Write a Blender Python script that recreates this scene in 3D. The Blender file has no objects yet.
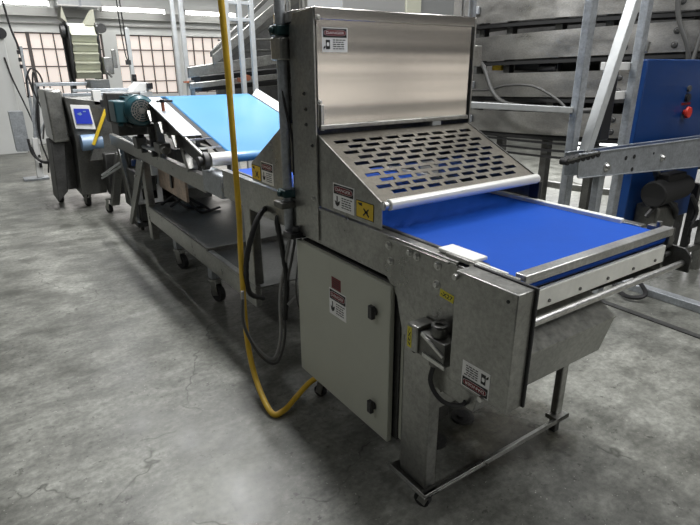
import bpy, bmesh, math, random
from mathutils import Vector, Matrix
random.seed(7)
SC = bpy.context.scene
COL = SC.collection

# ------------------------------------------------------------------ camera, world, light, exposure
cam_d = bpy.data.cameras.new('camera')
cam_d.sensor_width = 36.0
cam_d.lens = 530 / 700 * 36.0
cam_d.clip_start = 0.05
cam = bpy.data.objects.new('camera', cam_d)
COL.objects.link(cam)
_R = Vector((0.825, -0.565, -0.004)).normalized()
_F = Vector((0.529, 0.775, -0.346)).normalized()
_R = (_R - _F * _R.dot(_F)).normalized()
_U = _R.cross(_F)
cam.matrix_world = Matrix(((_R.x, _U.x, -_F.x, 0.0), (_R.y, _U.y, -_F.y, 0.0), (_R.z, _U.z, -_F.z, 1.6), (0, 0, 0, 1)))
SC.camera = cam

SC.view_settings.view_transform = 'Standard'
SC.view_settings.look = 'None'
SC.view_settings.gamma = 1.0
SC.view_settings.use_curve_mapping = False
SC.view_settings.exposure = 0.0

world = bpy.data.worlds.new('world')
SC.world = world
world.use_nodes = True
world.node_tree.nodes['Background'].inputs[0].default_value = (0.75, 0.8, 0.85, 1)
world.node_tree.nodes['Background'].inputs[1].default_value = 0.05

def area(name, loc, sx, sy, power, rot=(0, 0, 0), col=(1, 1, 1)):
    d = bpy.data.lights.new(name, 'AREA')
    d.shape = 'RECTANGLE'; d.size = sx; d.size_y = sy; d.energy = power; d.color = col
    o = bpy.data.objects.new(name, d); COL.objects.link(o)
    o.location = loc; o.rotation_euler = rot
    return o

# overhead lights out of view, some of them added as fill
area('overhead_light', (1.8, 9.2, 4.6), 0.3, 4.0, 150)
area('overhead_light', (1.8, 4.6, 4.6), 0.3, 4.0, 330)
area('overhead_light', (2.4, 0.9, 4.6), 0.5, 2.4, 60)
area('overhead_light', (-2.6, 3.6, 4.6), 0.5, 6.0, 50)  # fill added for the sides that face left
area('overhead_light', (4.6, 0.4, 4.6), 0.5, 4.0, 110)
area('overhead_light', (6.6, 9.2, 4.6), 5.0, 0.5, 170)  # added to brighten the background beyond the tower
area('tower_floor_fill', (7.6, 4.2, 0.92), 3.0, 3.0, 150)  # added light under the tower, standing in for daylight from behind
area('overhead_light', (2.6, -2.8, 4.3), 4.0, 0.5, 75)  # fill added behind the camera for the front faces
# daylight from the far window wall
area('window_daylight', (3.5, 13.6, 2.0), 5.0, 1.3, 80, (math.radians(-90), 0, 0), (1.0, 0.96, 0.92))

# ------------------------------------------------------------------ materials
def nodes(m):
    m.use_nodes = True
    nt = m.node_tree
    return nt, nt.nodes['Principled BSDF']

MATS = {}
def mat(name, col, rough=0.5, metal=0.0, var=0.0, vscale=6.0, bump=0.0, bscale=30.0, stretch=(1, 1, 1), rvar=0.0, coat=0.0, emit=None, estr=1.0, spec=None, alpha=1.0, trans=0.0, grain=True, bdetail=4):
    m = bpy.data.materials.new(name)
    nt, b = nodes(m)
    b.inputs['Base Color'].default_value = (*col, 1)
    b.inputs['Roughness'].default_value = rough
    b.inputs['Metallic'].default_value = metal
    if coat: b.inputs['Coat Weight'].default_value = coat
    if spec is not None: b.inputs['Specular IOR Level'].default_value = spec
    if trans: b.inputs['Transmission Weight'].default_value = trans
    if emit:
        b.inputs['Emission Color'].default_value = (*emit, 1)
        b.inputs['Emission Strength'].default_value = estr
    if var or bump or rvar:
        tc = nt.nodes.new('ShaderNodeTexCoord')
        mp = nt.nodes.new('ShaderNodeMapping')
        mp.inputs['Scale'].default_value = stretch
        nt.links.new(tc.outputs['Object'], mp.inputs['Vector'])
        n = nt.nodes.new('ShaderNodeTexNoise')
        n.inputs['Scale'].default_value = vscale
        n.inputs['Detail'].default_value = 6
        n.inputs['Roughness'].default_value = 0.6
        nt.links.new(mp.outputs[0], n.inputs['Vector'])
        if var:
            cr = nt.nodes.new('ShaderNodeValToRGB')
            cr.color_ramp.elements[0].position = 0.3
            cr.color_ramp.elements[1].position = 0.7
            cr.color_ramp.elements[0].color = (*[c * (1 - var) for c in col], 1)
            cr.color_ramp.elements[1].color = (*[min(1, c * (1 + var)) for c in col], 1)
            nt.links.new(n.outputs['Fac'], cr.inputs['Fac'])
            if metal > 0.5 and grain:
                g = nt.nodes.new('ShaderNodeTexNoise'); g.inputs['Scale'].default_value = 55; g.inputs['Detail'].default_value = 8; g.inputs['Roughness'].default_value = 0.75
                nt.links.new(mp.outputs[0], g.inputs['Vector'])
                gr = nt.nodes.new('ShaderNodeValToRGB'); gr.color_ramp.elements[0].position = 0.35; gr.color_ramp.elements[1].position = 0.68
                gr.color_ramp.elements[0].color = (0.74, 0.74, 0.74, 1); gr.color_ramp.elements[1].color = (1.25, 1.25, 1.25, 1)
                nt.links.new(g.outputs['Fac'], gr.inputs['Fac'])
                mx = nt.nodes.new('ShaderNodeMix'); mx.data_type = 'RGBA'; mx.blend_type = 'MULTIPLY'; mx.inputs['Factor'].default_value = 0.8
                nt.links.new(cr.outputs['Color'], mx.inputs['A']); nt.links.new(gr.outputs['Color'], mx.inputs['B'])
                nt.links.new(mx.outputs['Result'], b.inputs['Base Color'])
            else:
                nt.links.new(cr.outputs['Color'], b.inputs['Base Color'])
        if rvar:
            mr = nt.nodes.new('ShaderNodeMapRange')
            mr.inputs['From Min'].default_value = 0.3; mr.inputs['From Max'].default_value = 0.7
            mr.inputs['To Min'].default_value = max(0.02, rough - rvar); mr.inputs['To Max'].default_value = rough + rvar
            nt.links.new(n.outputs['Fac'], mr.inputs['Value'])
            nt.links.new(mr.outputs[0], b.inputs['Roughness'])
        if bump:
            n2 = nt.nodes.new('ShaderNodeTexNoise')
            n2.inputs['Scale'].default_value = bscale
            n2.inputs['Detail'].default_value = bdetail
            nt.links.new(mp.outputs[0], n2.inputs['Vector'])
            bp = nt.nodes.new('ShaderNodeBump')
            bp.inputs['Strength'].default_value = bump
            bp.inputs['Distance'].default_value = 0.01
            nt.links.new(n2.outputs['Fac'], bp.inputs['Height'])
            nt.links.new(bp.outputs[0], b.inputs['Normal'])
    MATS[name] = m
    return m

M = MATS
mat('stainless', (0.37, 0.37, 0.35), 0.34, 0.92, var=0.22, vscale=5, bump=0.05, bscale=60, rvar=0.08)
mat('stainless_dark', (0.17, 0.17, 0.16), 0.40, 0.85, var=0.18, vscale=6, bump=0.08, bscale=40, rvar=0.08)  # darker copy of stainless; the shelf's shade is put into this colour
mat('hood_steel', (0.70, 0.67, 0.63), 0.22, 1.0, var=0.05, vscale=1.6, bump=1.0, bscale=1.7, stretch=(0.10, 1, 3.4), rvar=0.04, grain=False, bdetail=1.5)
mat('bright_steel', (0.62, 0.62, 0.60), 0.36, 1.0, var=0.06, rvar=0.05)
mat('roller_white', (0.80, 0.80, 0.76), 0.3, 0.25)
mat('galvanised', (0.40, 0.425, 0.45), 0.45, 0.6, var=0.15, vscale=18, rvar=0.08)
mat('galvanised_light', (0.58, 0.60, 0.60), 0.45, 0.4, var=0.08, vscale=18)
mat('tower_steel', (0.44, 0.43, 0.405), 0.36, 0.85, var=0.22, vscale=2.5, bump=0.1, bscale=5, stretch=(1, 1, 2.5), rvar=0.1)
mat('dusty_lit_steel', (0.42, 0.42, 0.38), 0.6, 0.3, var=0.35, vscale=26)  # dust flakes, plus a lit tone put into the base colour
mat('dark_steel', (0.09, 0.09, 0.088), 0.5, 0.7, var=0.25, vscale=8)
mat('black_gap', (0.012, 0.012, 0.012), 0.7)
mat('black_rubber', (0.02, 0.02, 0.021), 0.55, var=0.2)
mat('black_plastic', (0.018, 0.018, 0.02), 0.32)
mat('guard_steel', (0.155, 0.143, 0.118), 0.5, 0.6, var=0.15, vscale=10, rvar=0.08)
mat('cabinet_paint', (0.50, 0.51, 0.43), 0.45, 0.0, var=0.03, vscale=4)
mat('belt_blue', (0.005, 0.070, 0.42), 0.6, 0.0, spec=0.2, var=0.06, vscale=5, bump=0.05, bscale=120)
mat('belt_sky', (0.075, 0.26, 0.52), 0.33, 0.0, var=0.04, vscale=2)
mat('white_plastic', (0.85, 0.85, 0.80), 0.4, 0.0, var=0.05, vscale=14)
mat('dull_plastic', (0.82, 0.82, 0.75), 0.45, 0.0, var=0.10, vscale=14)
mat('white_paint', (0.72, 0.72, 0.70), 0.5, 0.0, var=0.05)
mat('blue_paint', (0.004, 0.036, 0.15), 0.35, 0.0, var=0.12, vscale=3)
mat('teal_paint', (0.010, 0.060, 0.075), 0.4, 0.0, var=0.2, vscale=6)
mat('teal_clamp', (0.008, 0.04, 0.042), 0.45, 0.1, var=0.25)
mat('hose_yellow', (0.66, 0.42, 0.03), 0.38, 0.0, var=0.18, vscale=7)
mat('yellow_label', (0.75, 0.52, 0.03), 0.5, var=0.1, vscale=30)
mat('tag_yellow', (0.75, 0.66, 0.05), 0.5)
mat('label_white', (0.92, 0.92, 0.90), 0.45)
mat('label_black', (0.012, 0.012, 0.012), 0.45)
mat('label_red', (0.17, 0.006, 0.012), 0.45)
mat('button_red', (0.60, 0.035, 0.02), 0.35)
mat('cream_belt', (0.55, 0.56, 0.45), 0.45, 0.0, var=0.12, vscale=3)
mat('cream_paint', (0.50, 0.50, 0.40), 0.55)
mat('cable_grey', (0.075, 0.075, 0.072), 0.45)
mat('cable_clear', (0.34, 0.34, 0.33), 0.25, 0.0)
mat('copper_panel', (0.50, 0.38, 0.30), 0.35, 0.7, var=0.4, vscale=9)
mat('screen_blue', (0.01, 0.02, 0.2), 0.3, emit=(0.015, 0.03, 0.30), estr=0.7)
mat('tube_glow', (0.9, 0.9, 0.9), 0.4, emit=(1, 1, 0.97), estr=6.0)
mat('red_brown', (0.35, 0.12, 0.06), 0.5)
mat('pale_blue', (0.22, 0.33, 0.48), 0.35)

# structure materials
def floor_material():
    m = bpy.data.materials.new('polished_concrete'); nt, b = nodes(m)
    L = nt.links.new
    tc = nt.nodes.new('ShaderNodeTexCoord')
    def noise(sc, det, rough=0.6, vec=None):
        n = nt.nodes.new('ShaderNodeTexNoise'); n.inputs['Scale'].default_value = sc
        n.inputs['Detail'].default_value = det; n.inputs['Roughness'].default_value = rough
        L(vec or tc.outputs['Object'], n.inputs['Vector']); return n
    big = noise(0.55, 5); mid = noise(3.2, 8, 0.65); fine = noise(38, 6, 0.7)
    mp = nt.nodes.new('ShaderNodeMapping'); mp.inputs['Rotation'].default_value = (0, 0, 0.6); mp.inputs['Scale'].default_value = (1, 2.2, 1)
    L(tc.outputs['Object'], mp.inputs['Vector'])
    smear = noise(5.0, 8, 0.66, mp.outputs[0])
    def ramp(src, p0, c0, p1, c1):
        r = nt.nodes.new('ShaderNodeValToRGB'); r.color_ramp.elements[0].position = p0; r.color_ramp.elements[1].position = p1
        r.color_ramp.elements[0].color = (*c0, 1); r.color_ramp.elements[1].color = (*c1, 1); L(src, r.inputs['Fac']); return r
    base = ramp(big.outputs['Fac'], 0.3, (0.165, 0.168, 0.152), 0.7, (0.270, 0.273, 0.250))
    def mul(a, bb, f):
        x = nt.nodes.new('ShaderNodeMix'); x.data_type = 'RGBA'; x.blend_type = 'MULTIPLY'; x.inputs['Factor'].default_value = f
        L(a, x.inputs['A']); L(bb, x.inputs['B']); return x.outputs['Result']
    r1 = ramp(mid.outputs['Fac'], 0.32, (0.50, 0.50, 0.48), 0.64, (1.22, 1.22, 1.20))
    r2 = ramp(fine.outputs['Fac'], 0.38, (0.70, 0.70, 0.70), 0.62, (1.18, 1.18, 1.18))
    r3 = ramp(smear.outputs['Fac'], 0.38, (0.64, 0.64, 0.63), 0.62, (1.18, 1.18, 1.18))
    c = mul(base.outputs[0], r1.outputs[0], 1.0); c = mul(c, r2.outputs[0], 0.8); c = mul(c, r3.outputs[0], 0.9)
    # cracks: thin dark voronoi borders, broken by noise
    dist = noise(1.7, 4)
    va = nt.nodes.new('ShaderNodeVectorMath'); va.operation = 'MULTIPLY_ADD'
    va.inputs[1].default_value = (0.9, 0.9, 0.9)
    L(dist.outputs['Color'], va.inputs[0]); L(tc.outputs['Object'], va.inputs[2])
    vo = nt.nodes.new('ShaderNodeTexVoronoi'); vo.feature = 'DISTANCE_TO_EDGE'; vo.inputs['Scale'].default_value = 0.62
    L(va.outputs[0], vo.inputs['Vector'])
    rc = ramp(vo.outputs['Distance'], 0.0, (0.35, 0.35, 0.33), 0.006, (1, 1, 1))
    brk = ramp(mid.outputs['Fac'], 0.45, (0, 0, 0), 0.55, (1, 1, 1))
    x = nt.nodes.new('ShaderNodeMix'); x.data_type = 'RGBA'; x.blend_type = 'MULTIPLY'
    L(brk.outputs[0], x.inputs['Factor']); L(c, x.inputs['A']); L(rc.outputs[0], x.inputs['B'])
    # scraps and pale specks
    sp = noise(75, 3, 0.6)
    rs = ramp(sp.outputs['Fac'], 0.69, (0, 0, 0), 0.73, (0.8, 0.8, 0.8))
    y = nt.nodes.new('ShaderNodeMix'); y.data_type = 'RGBA'
    L(rs.outputs[0], y.inputs['Factor']); L(x.outputs['Result'], y.inputs['A']); y.inputs['B'].default_value = (0.5, 0.5, 0.45, 1)
    # dark chips in the surface
    ch = noise(26, 5, 0.7)
    rch = ramp(ch.outputs['Fac'], 0.335, (0.42, 0.42, 0.40), 0.375, (1, 1, 1))
    o1 = mul(y.outputs['Result'], rch.outputs[0], 0.9)
    # brown grease stain with painted-in shade below the head of the front machine
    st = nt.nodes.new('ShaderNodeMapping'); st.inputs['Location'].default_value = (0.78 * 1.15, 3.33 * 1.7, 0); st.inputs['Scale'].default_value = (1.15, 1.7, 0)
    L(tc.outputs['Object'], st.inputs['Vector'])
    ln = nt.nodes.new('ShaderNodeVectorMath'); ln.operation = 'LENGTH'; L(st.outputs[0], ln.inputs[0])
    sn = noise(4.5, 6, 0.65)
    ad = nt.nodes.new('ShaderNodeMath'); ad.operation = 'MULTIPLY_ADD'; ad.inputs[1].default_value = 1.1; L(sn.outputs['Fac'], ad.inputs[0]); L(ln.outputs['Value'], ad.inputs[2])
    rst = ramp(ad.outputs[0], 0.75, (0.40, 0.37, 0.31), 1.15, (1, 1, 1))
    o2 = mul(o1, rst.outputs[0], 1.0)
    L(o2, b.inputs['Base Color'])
    rr = nt.nodes.new('ShaderNodeMapRange'); rr.inputs['To Min'].default_value = 0.28; rr.inputs['To Max'].default_value = 0.62
    rr.inputs['From Min'].default_value = 0.3; rr.inputs['From Max'].default_value = 0.7
    L(mid.outputs['Fac'], rr.inputs['Value']); L(rr.outputs[0], b.inputs['Roughness'])
    bp = nt.nodes.new('ShaderNodeBump'); bp.inputs['Strength'].default_value = 0.25; bp.inputs['Distance'].default_value = 0.006
    L(smear.outputs['Fac'], bp.inputs['Height']); L(bp.outputs[0], b.inputs['Normal'])
    return m
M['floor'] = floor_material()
mat('wall_grey', (0.22, 0.225, 0.22), 0.7, 0.0, var=0.06, vscale=2)
mat('wall_white', (0.66, 0.67, 0.65), 0.6, 0.0, var=0.04, vscale=2)
mat('ceiling_grey', (0.13, 0.13, 0.13), 0.8, 0.0, var=0.08)
mat('window_glass', (0.7, 0.65, 0.6), 0.4, emit=(0.78, 0.66, 0.60), estr=0.62)
mat('hood_reflection_glow', (0.7, 0.65, 0.6), 0.4, emit=(1.0, 0.93, 0.84), estr=2.3)  # glow of the added panes that the hood mirrors
mat('window_frame', (0.10, 0.085, 0.08), 0.5)
mat('beam_grey', (0.30, 0.30, 0.29), 0.6)

# ------------------------------------------------------------------ mesh builder
ROOTLOC = {}
class MB:
    def __init__(self): self.V = []; self.F = []; self.I = []
    def add(self, vs, fs, mi=0):
        n = len(self.V); self.V += [Vector(v) for v in vs]
        for f in fs: self.F.append([n + i for i in f]); self.I.append(mi)
        return self
    def box(self, x0, x1, y0, y1, z0, z1, mi=0):
        vs = [(x, y, z) for z in (z0, z1) for y in (y0, y1) for x in (x0, x1)]
        return self.add(vs, [(0, 2, 3, 1), (4, 5, 7, 6), (0, 1, 5, 4), (2, 6, 7, 3), (0, 4, 6, 2), (1, 3, 7, 5)], mi)
    def bar(self, p0, p1, w, h, up=(0, 0, 1), mi=0):
        p0 = Vector(p0); p1 = Vector(p1); d = (p1 - p0).normalized(); s = d.cross(Vector(up)).normalized(); u = s.cross(d)
        vs = []
        for p in (p0, p1):
            for a, b in ((-1, -1), (1, -1), (1, 1), (-1, 1)): vs.append(p + s * a * w / 2 + u * b * h / 2)
        return self.add(vs, [(0, 3, 2, 1), (4, 5, 6, 7), (0, 1, 5, 4), (1, 2, 6, 5), (2, 3, 7, 6), (3, 0, 4, 7)], mi)
    def cyl(self, p0, p1, r, seg=16, r2=None, mi=0):
        p0 = Vector(p0); p1 = Vector(p1); d = (p1 - p0).normalized()
        a = Vector((0, 0, 1)) if abs(d.z) < 0.9 else Vector((1, 0, 0))
        s = d.cross(a).normalized(); u = s.cross(d); r2 = r if r2 is None else r2
        vs = []
        for p, rr in ((p0, r), (p1, r2)):
            for k in range(seg):
                t = 2 * math.pi * k / seg; vs.append(p + s * math.cos(t) * rr + u * math.sin(t) * rr)
        fs = [(k, (k + 1) % seg, seg + (k + 1) % seg, seg + k) for k in range(seg)]
        fs += [tuple(range(seg))[::-1], tuple(range(seg, 2 * seg))]
        return self.add(vs, fs, mi)
    def ring(self, p0, p1, ro, ri, seg=24, mi=0):
        p0 = Vector(p0); p1 = Vector(p1); d = (p1 - p0).normalized()
        a = Vector((0, 0, 1)) if abs(d.z) < 0.9 else Vector((1, 0, 0))
        s = d.cross(a).normalized(); u = s.cross(d); vs = []
        for p, rr in ((p0, ro), (p1, ro), (p1, ri), (p0, ri)):
            for k in range(seg):
                t = 2 * math.pi * k / seg; vs.append(p + s * math.cos(t) * rr + u * math.sin(t) * rr)
        fs = []
        for j in range(4):
            for k in range(seg):
                k2 = (k + 1) % seg; j2 = (j + 1) % 4
                fs.append((j * seg + k, j * seg + k2, j2 * seg + k2, j2 * seg + k))
        return self.add(vs, fs, mi)
    def prism(self, poly, vec, mi=0):
        n = len(poly); vec = Vector(vec)
        vs = [Vector(p) for p in poly] + [Vector(p) + vec for p in poly]
        fs = [tuple(range(n))[::-1], tuple(range(n, 2 * n))] + [(k, (k + 1) % n, n + (k + 1) % n, n + k) for k in range(n)]
        return self.add(vs, fs, mi)
    def tube(self, pts, r, seg=10, sub=6, mi=0, corr=0.0):
        P = [Vector(p) for p in pts]
        if sub > 1 and len(P) > 2:
            Q = []; E = [2 * P[0] - P[1]] + P + [2 * P[-1] - P[-2]]
            for i in range(1, len(E) - 2):
                for k in range(sub):
                    t = k / sub; a, b, c, d = E[i - 1], E[i], E[i + 1], E[i + 2]
                    Q.append(0.5 * ((2 * b) + (c - a) * t + (2 * a - 5 * b + 4 * c - d) * t * t + (3 * b - a - 3 * c + d) * t ** 3))
            Q.append(P[-1]); P = Q
        n = len(P); vs = []; s = None
        for i in range(n):
            d = (P[min(i + 1, n - 1)] - P[max(i - 1, 0)]).normalized()
            if s is None:
                a = Vector((0, 0, 1)) if abs(d.z) < 0.9 else Vector((1, 0, 0)); s = d.cross(a).normalized()
            else: s = (s - d * s.dot(d)).normalized()
            u = s.cross(d); rr = r * (1 + (corr if i % 2 else -corr))
            for k in range(seg):
                t = 2 * math.pi * k / seg; vs.append(P[i] + s * math.cos(t) * rr + u * math.sin(t) * rr)
        fs = [(i * seg + k, i * seg + (k + 1) % seg, (i + 1) * seg + (k + 1) % seg, (i + 1) * seg + k) for i in range(n - 1) for k in range(seg)]
        fs += [tuple(range(seg))[::-1], tuple(range((n - 1) * seg, n * seg))]
        return self.add(vs, fs, mi)
    def build(self, name, m, parent=None, bevel=0.0, sharp=38):
        loc = Vector((0, 0, 0)); p = parent
        while p is not None: loc += p.location; p = p.parent
        if parent is None:
            xs = [v.x for v in self.V]; ys = [v.y for v in self.V]; zs = [v.z for v in self.V]
            loc = Vector(((min(xs) + max(xs)) / 2, (min(ys) + max(ys)) / 2, min(zs)))
        me = bpy.data.meshes.new(name)
        me.from_pydata([v - loc for v in self.V], [], self.F)
        for mm in (m if isinstance(m, (list, tuple)) else [m]): me.materials.append(M[mm])
        for i, pl in enumerate(me.polygons): pl.material_index = self.I[i]
        bm = bmesh.new(); bm.from_mesh(me)
        bmesh.ops.recalc_face_normals(bm, faces=bm.faces); bm.to_mesh(me); bm.free()
        me.shade_smooth(); me.set_sharp_from_angle(angle=math.radians(sharp))
        o = bpy.data.objects.new(name, me); COL.objects.link(o)
        if parent is None: o.location = loc
        else: o.parent = parent
        if bevel:
            b = o.modifiers.new('edge', 'BEVEL'); b.width = bevel; b.segments = 2; b.limit_method = 'ANGLE'; b.angle_limit = math.radians(40)
            b.harden_normals = False
        return o

def build_split(m, name, mt_, parent, bevel=0.0):
    """one object for each connected piece of the builder"""
    n = len(m.V); par = list(range(n))
    def find(a):
        while par[a] != a: par[a] = par[par[a]]; a = par[a]
        return a
    for f in m.F:
        for k in f[1:]: par[find(k)] = find(f[0])
    groups = {}
    for fi, f in enumerate(m.F): groups.setdefault(find(f[0]), []).append(fi)
    out = []
    for g in groups.values():
        q = MB(); idx = {}
        for fi in g:
            for k in m.F[fi]:
                if k not in idx: idx[k] = len(q.V); q.V.append(m.V[k])
            q.F.append([idx[k] for k in m.F[fi]]); q.I.append(m.I[fi])
        out.append(q.build(name, mt_, parent, bevel))
    return out

def thing(name, label, cat, loc, group=None):
    o = bpy.data.objects.new(name, None); COL.objects.link(o); o.location = loc
    o.empty_display_size = 0.1
    o['label'] = label; o['category'] = cat
    if group: o['group'] = group
    return o
def tag(o, label, cat, group=None):
    o['label'] = label; o['category'] = cat
    if group: o['group'] = group
    return o
def plabel(o, s): o['label'] = s; return o
def struct(o): o['kind'] = 'structure'; return o

_tcache = {}
def text2d(s, bold=0.0):
    if (s, bold) in _tcache: return _tcache[(s, bold)]
    cu = bpy.data.curves.new('lettering', 'FONT'); cu.body = s; cu.size = 1.0; cu.offset = bold
    ob = bpy.data.objects.new('lettering_source', cu); COL.objects.link(ob)
    dg = bpy.context.evaluated_depsgraph_get()
    me = bpy.data.meshes.new_from_object(ob.evaluated_get(dg))
    vs = [(v.co.x, v.co.y) for v in me.vertices]; fs = [tuple(p.vertices) for p in me.polygons]
    bpy.data.objects.remove(ob); bpy.data.curves.remove(cu); bpy.data.meshes.remove(me)
    x0 = min(v[0] for v in vs); x1 = max(v[0] for v in vs); y0 = min(v[1] for v in vs); y1 = max(v[1] for v in vs)
    r = ([((v[0] - x0) / (x1 - x0), (v[1] - y0) / (y1 - y0)) for v in vs], fs)
    _tcache[(s, bold)] = r
    return r

class Sheet:
    """a flat thin label lying on a surface: o = lower left corner, u = along its width, v = along its height"""
    def __init__(self, o, u, v):
        self.o = Vector(o); self.u = Vector(u).normalized(); self.v = Vector(v).normalized(); self.n = self.u.cross(self.v)
        self.m = MB()
    def p(self, a, b, c): return self.o + self.u * a + self.v * b + self.n * c
    def rect(self, a0, a1, b0, b1, c, mi):
        self.m.prism([self.p(a0, b0, c), self.p(a1, b0, c), self.p(a1, b1, c), self.p(a0, b1, c)], self.n * 0.0004, mi)
    def oval(self, a, b, ra, rb, c, mi, k=24, power=0.6):
        pts = []
        for i in range(k):
            t = 2 * math.pi * i / k; ct, st = math.cos(t), math.sin(t)
            pts.append(self.p(a + ra * math.copysign(abs(ct) ** power, ct), b + rb * math.copysign(abs(st) ** power, st), c))
        self.m.prism(pts, self.n * 0.0004, mi)
    def line(self, a0, b0, a1, b1, w, c, mi):
        d = Vector((a1 - a0, b1 - b0)).normalized(); q = Vector((-d.y, d.x)) * w / 2
        self.m.prism([self.p(a0 - q.x, b0 - q.y, c), self.p(a1 - q.x, b1 - q.y, c), self.p(a1 + q.x, b1 + q.y, c), self.p(a0 + q.x, b0 + q.y, c)], self.n * 0.0004, mi)
    def poly(self, pts, c, mi): self.m.prism([self.p(a, b, c) for a, b in pts], self.n * 0.0004, mi)
    def text(self, s, a0, a1, b0, b1, c, mi, bold=0.02):
        vs, fs = text2d(s, bold)
        self.m.add([self.p(a0 + x * (a1 - a0), b0 + y * (b1 - b0), c) for x, y in vs], fs, mi)

def danger_sign(o, u, v, w, h, parent, pict='hand', lab='white danger sticker with a red and black heading'):
    s = Sheet(o, u, v)
    s.rect(0, w, 0, h, 0.0, 0)
    s.rect(w * 0.04, w * 0.96, h * 0.60, h * 0.96, 0.0010, 1)
    s.oval(w * 0.5, h * 0.785, w * 0.43, h * 0.125, 0.0015, 0)
    s.oval(w * 0.5, h * 0.785, w * 0.42, h * 0.116, 0.0020, 2)
    s.text('DANGER', w * 0.15, w * 0.85, h * 0.730, h * 0.840, 0.0027, 0, 0.0)
    if pict == 'square':
        s.rect(w * 0.14, w * 0.30, h * 0.12, h * 0.50, 0.0010, 1)
        s.oval(w * 0.22, h * 0.32, w * 0.05, h * 0.08, 0.0015, 0)
        s.poly([(w * 0.05, h * 0.10), (w * 0.13, h * 0.2), (w * 0.11, h * 0.26), (w * 0.05, h * 0.2)], 0.0010, 1)
    else:
        s.line(w * 0.2, h * 0.52, w * 0.2, h * 0.3, w * 0.05, 0.0010, 1)
        s.poly([(w * 0.09, h * 0.34), (w * 0.12, h * 0.2), (w * 0.2, h * 0.12), (w * 0.3, h * 0.2), (w * 0.34, h * 0.36), (w * 0.2, h * 0.28)], 0.0010, 1)
    for i in range(5):
        y = h * (0.50 - 0.09 * i)
        x = 0.42
        rnd = random.Random(i + 3)
        while x < 0.86:
            l = rnd.uniform(0.06, 0.15); s.line(w * x, y, w * min(0.93, x + l), y, h * 0.035, 0.0010, 3); x += l + 0.03
    o_ = s.m.build('danger_sticker', ['label_white', 'label_black', 'label_red', 'label_black'], parent)
    return plabel(o_, lab)

def hazard_label(o, u, v, w, h, parent):
    s = Sheet(o, u, v)
    s.rect(0, w, 0, h, 0.0, 1); s.rect(w * 0.03, w * 0.97, h * 0.04, h * 0.96, 0.0006, 0)
    s.line(w * 0.42, h * 0.2, w * 0.72, h * 0.62, w * 0.05, 0.0012, 1); s.line(w * 0.44, h * 0.6, w * 0.74, h * 0.2, w * 0.06, 0.0012, 1)
    s.line(w * 0.5, h * 0.44, w * 0.68, h * 0.42, w * 0.05, 0.0012, 1)
    s.poly([(w * 0.1, h * 0.86), (w * 0.35, h * 0.9), (w * 0.36, h * 0.72), (w * 0.2, h * 0.74)], 0.0012, 1)
    return plabel(s.m.build('hazard_label', ['yellow_label', 'label_black'], parent), 'yellow hazard label with a black crossed mark')

def x27_tag(o, u, v, w, h, parent):
    s = Sheet(o, u, v)
    s.rect(0, w, 0, h, 0.0, 0); s.text('-X27', w * 0.1, w * 0.92, h * 0.22, h * 0.78, 0.0008, 1)
    return plabel(s.m.build('number_tag', ['tag_yellow', 'label_black'], parent), 'small yellow tag reading -X27')

def bolt(m, p, n, r=0.011, h=0.007, mi=0):
    p = Vector(p); n = Vector(n).normalized()
    m.cyl(p, p + n * h * 0.25, r * 1.25, 14, mi=mi); m.cyl(p + n * h * 0.25, p + n * h, r, 14, r2=r * 0.62, mi=mi)
def caster(parent, x, y, z_top, r=0.045, w=0.03, yaw=0.0, both=True):
    m = MB(); m.cyl((x, y, z_top - 0.012), (x, y, z_top), r * 0.8, 14)
    c, s_ = math.cos(yaw), math.sin(yaw); ax = Vector((c, s_, 0)); f = Vector((-s_, c, 0)) * r * 0.5
    ce = Vector((x, y, r)) + f
    for sg in (-1, 1):
        a = ce + ax * sg * (w * 0.5 + 0.006); t = Vector((x, y, z_top - 0.012)) + ax * sg * (w * 0.5 + 0.006)
        m.bar(a - Vector((0, 0, r * 0.25)), t, 0.004, r * 1.1, up=Vector((-s_, c, 0)))
    fk = m.build('caster', 'stainless', parent)
    wm = MB(); wm.cyl(ce - ax * w / 2, ce + ax * w / 2, r, 20); wh = wm.build('wheel', 'black_rubber', fk)
    return fk

# ------------------------------------------------------------------ room shell
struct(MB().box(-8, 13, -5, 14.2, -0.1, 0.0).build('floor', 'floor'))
struct(MB().box(-8, 13, -5, 14.2, 5.0, 5.1).build('ceiling', 'ceiling_grey'))
struct(MB().box(-8.1, -8, -5, 14.2, 0, 5.0).build('wall_left', 'wall_grey'))
struct(MB().box(13, 13.1, -5, 14.2, 0, 5.0).build('wall_right', 'wall_grey'))
struct(MB().box(-8, 13, -5.1, -5, 0, 5.0).build('wall_back', 'wall_grey'))
# far wall with three window openings
WIN = [(1.02, 2.75), (3.05, 4.36), (4.62, 5.62)]
wz0, wz1 = 1.0, 2.33
mb = MB(); xs = [-8.0]
mb.box(-8, 13, 14.0, 14.2, 0, wz0); mb.box(-8, 13, 14.0, 14.2, wz1, 5.0)
prev = -8
for a, b in WIN: mb.box(prev, a, 14.0, 14.2, wz0, wz1); prev = b
mb.box(prev, 13, 14.0, 14.2, wz0, wz1)
struct(mb.build('wall_far', 'wall_white'))
for i, (a, b) in enumerate(WIN):
    w = bpy.data.objects.new('window_%d' % (i + 1), None); COL.objects.link(w); w.location = ((a + b) / 2, 14.05, wz0); struct(w)
    MB().box(a, b, 14.09, 14.11, wz0, wz1).build('window_pane', 'window_glass', w)
    f = MB()
    n = max(2, round((b - a) / 0.262))
    for k in range(n + 1):
        x = a + (b - a) * k / n; t = 0.035 if (k % 3 == 1 and i == 0) else 0.012
        f.box(x - t, x + t, 14.05, 14.085, wz0, wz1)
    for z in (wz0 + 0.02, 1.30, 1.64, 2.0, wz1 - 0.015): f.box(a, b, 14.055, 14.08, z - 0.012, z + 0.012)
    f.build('window_frame', 'window_frame', w)
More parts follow.
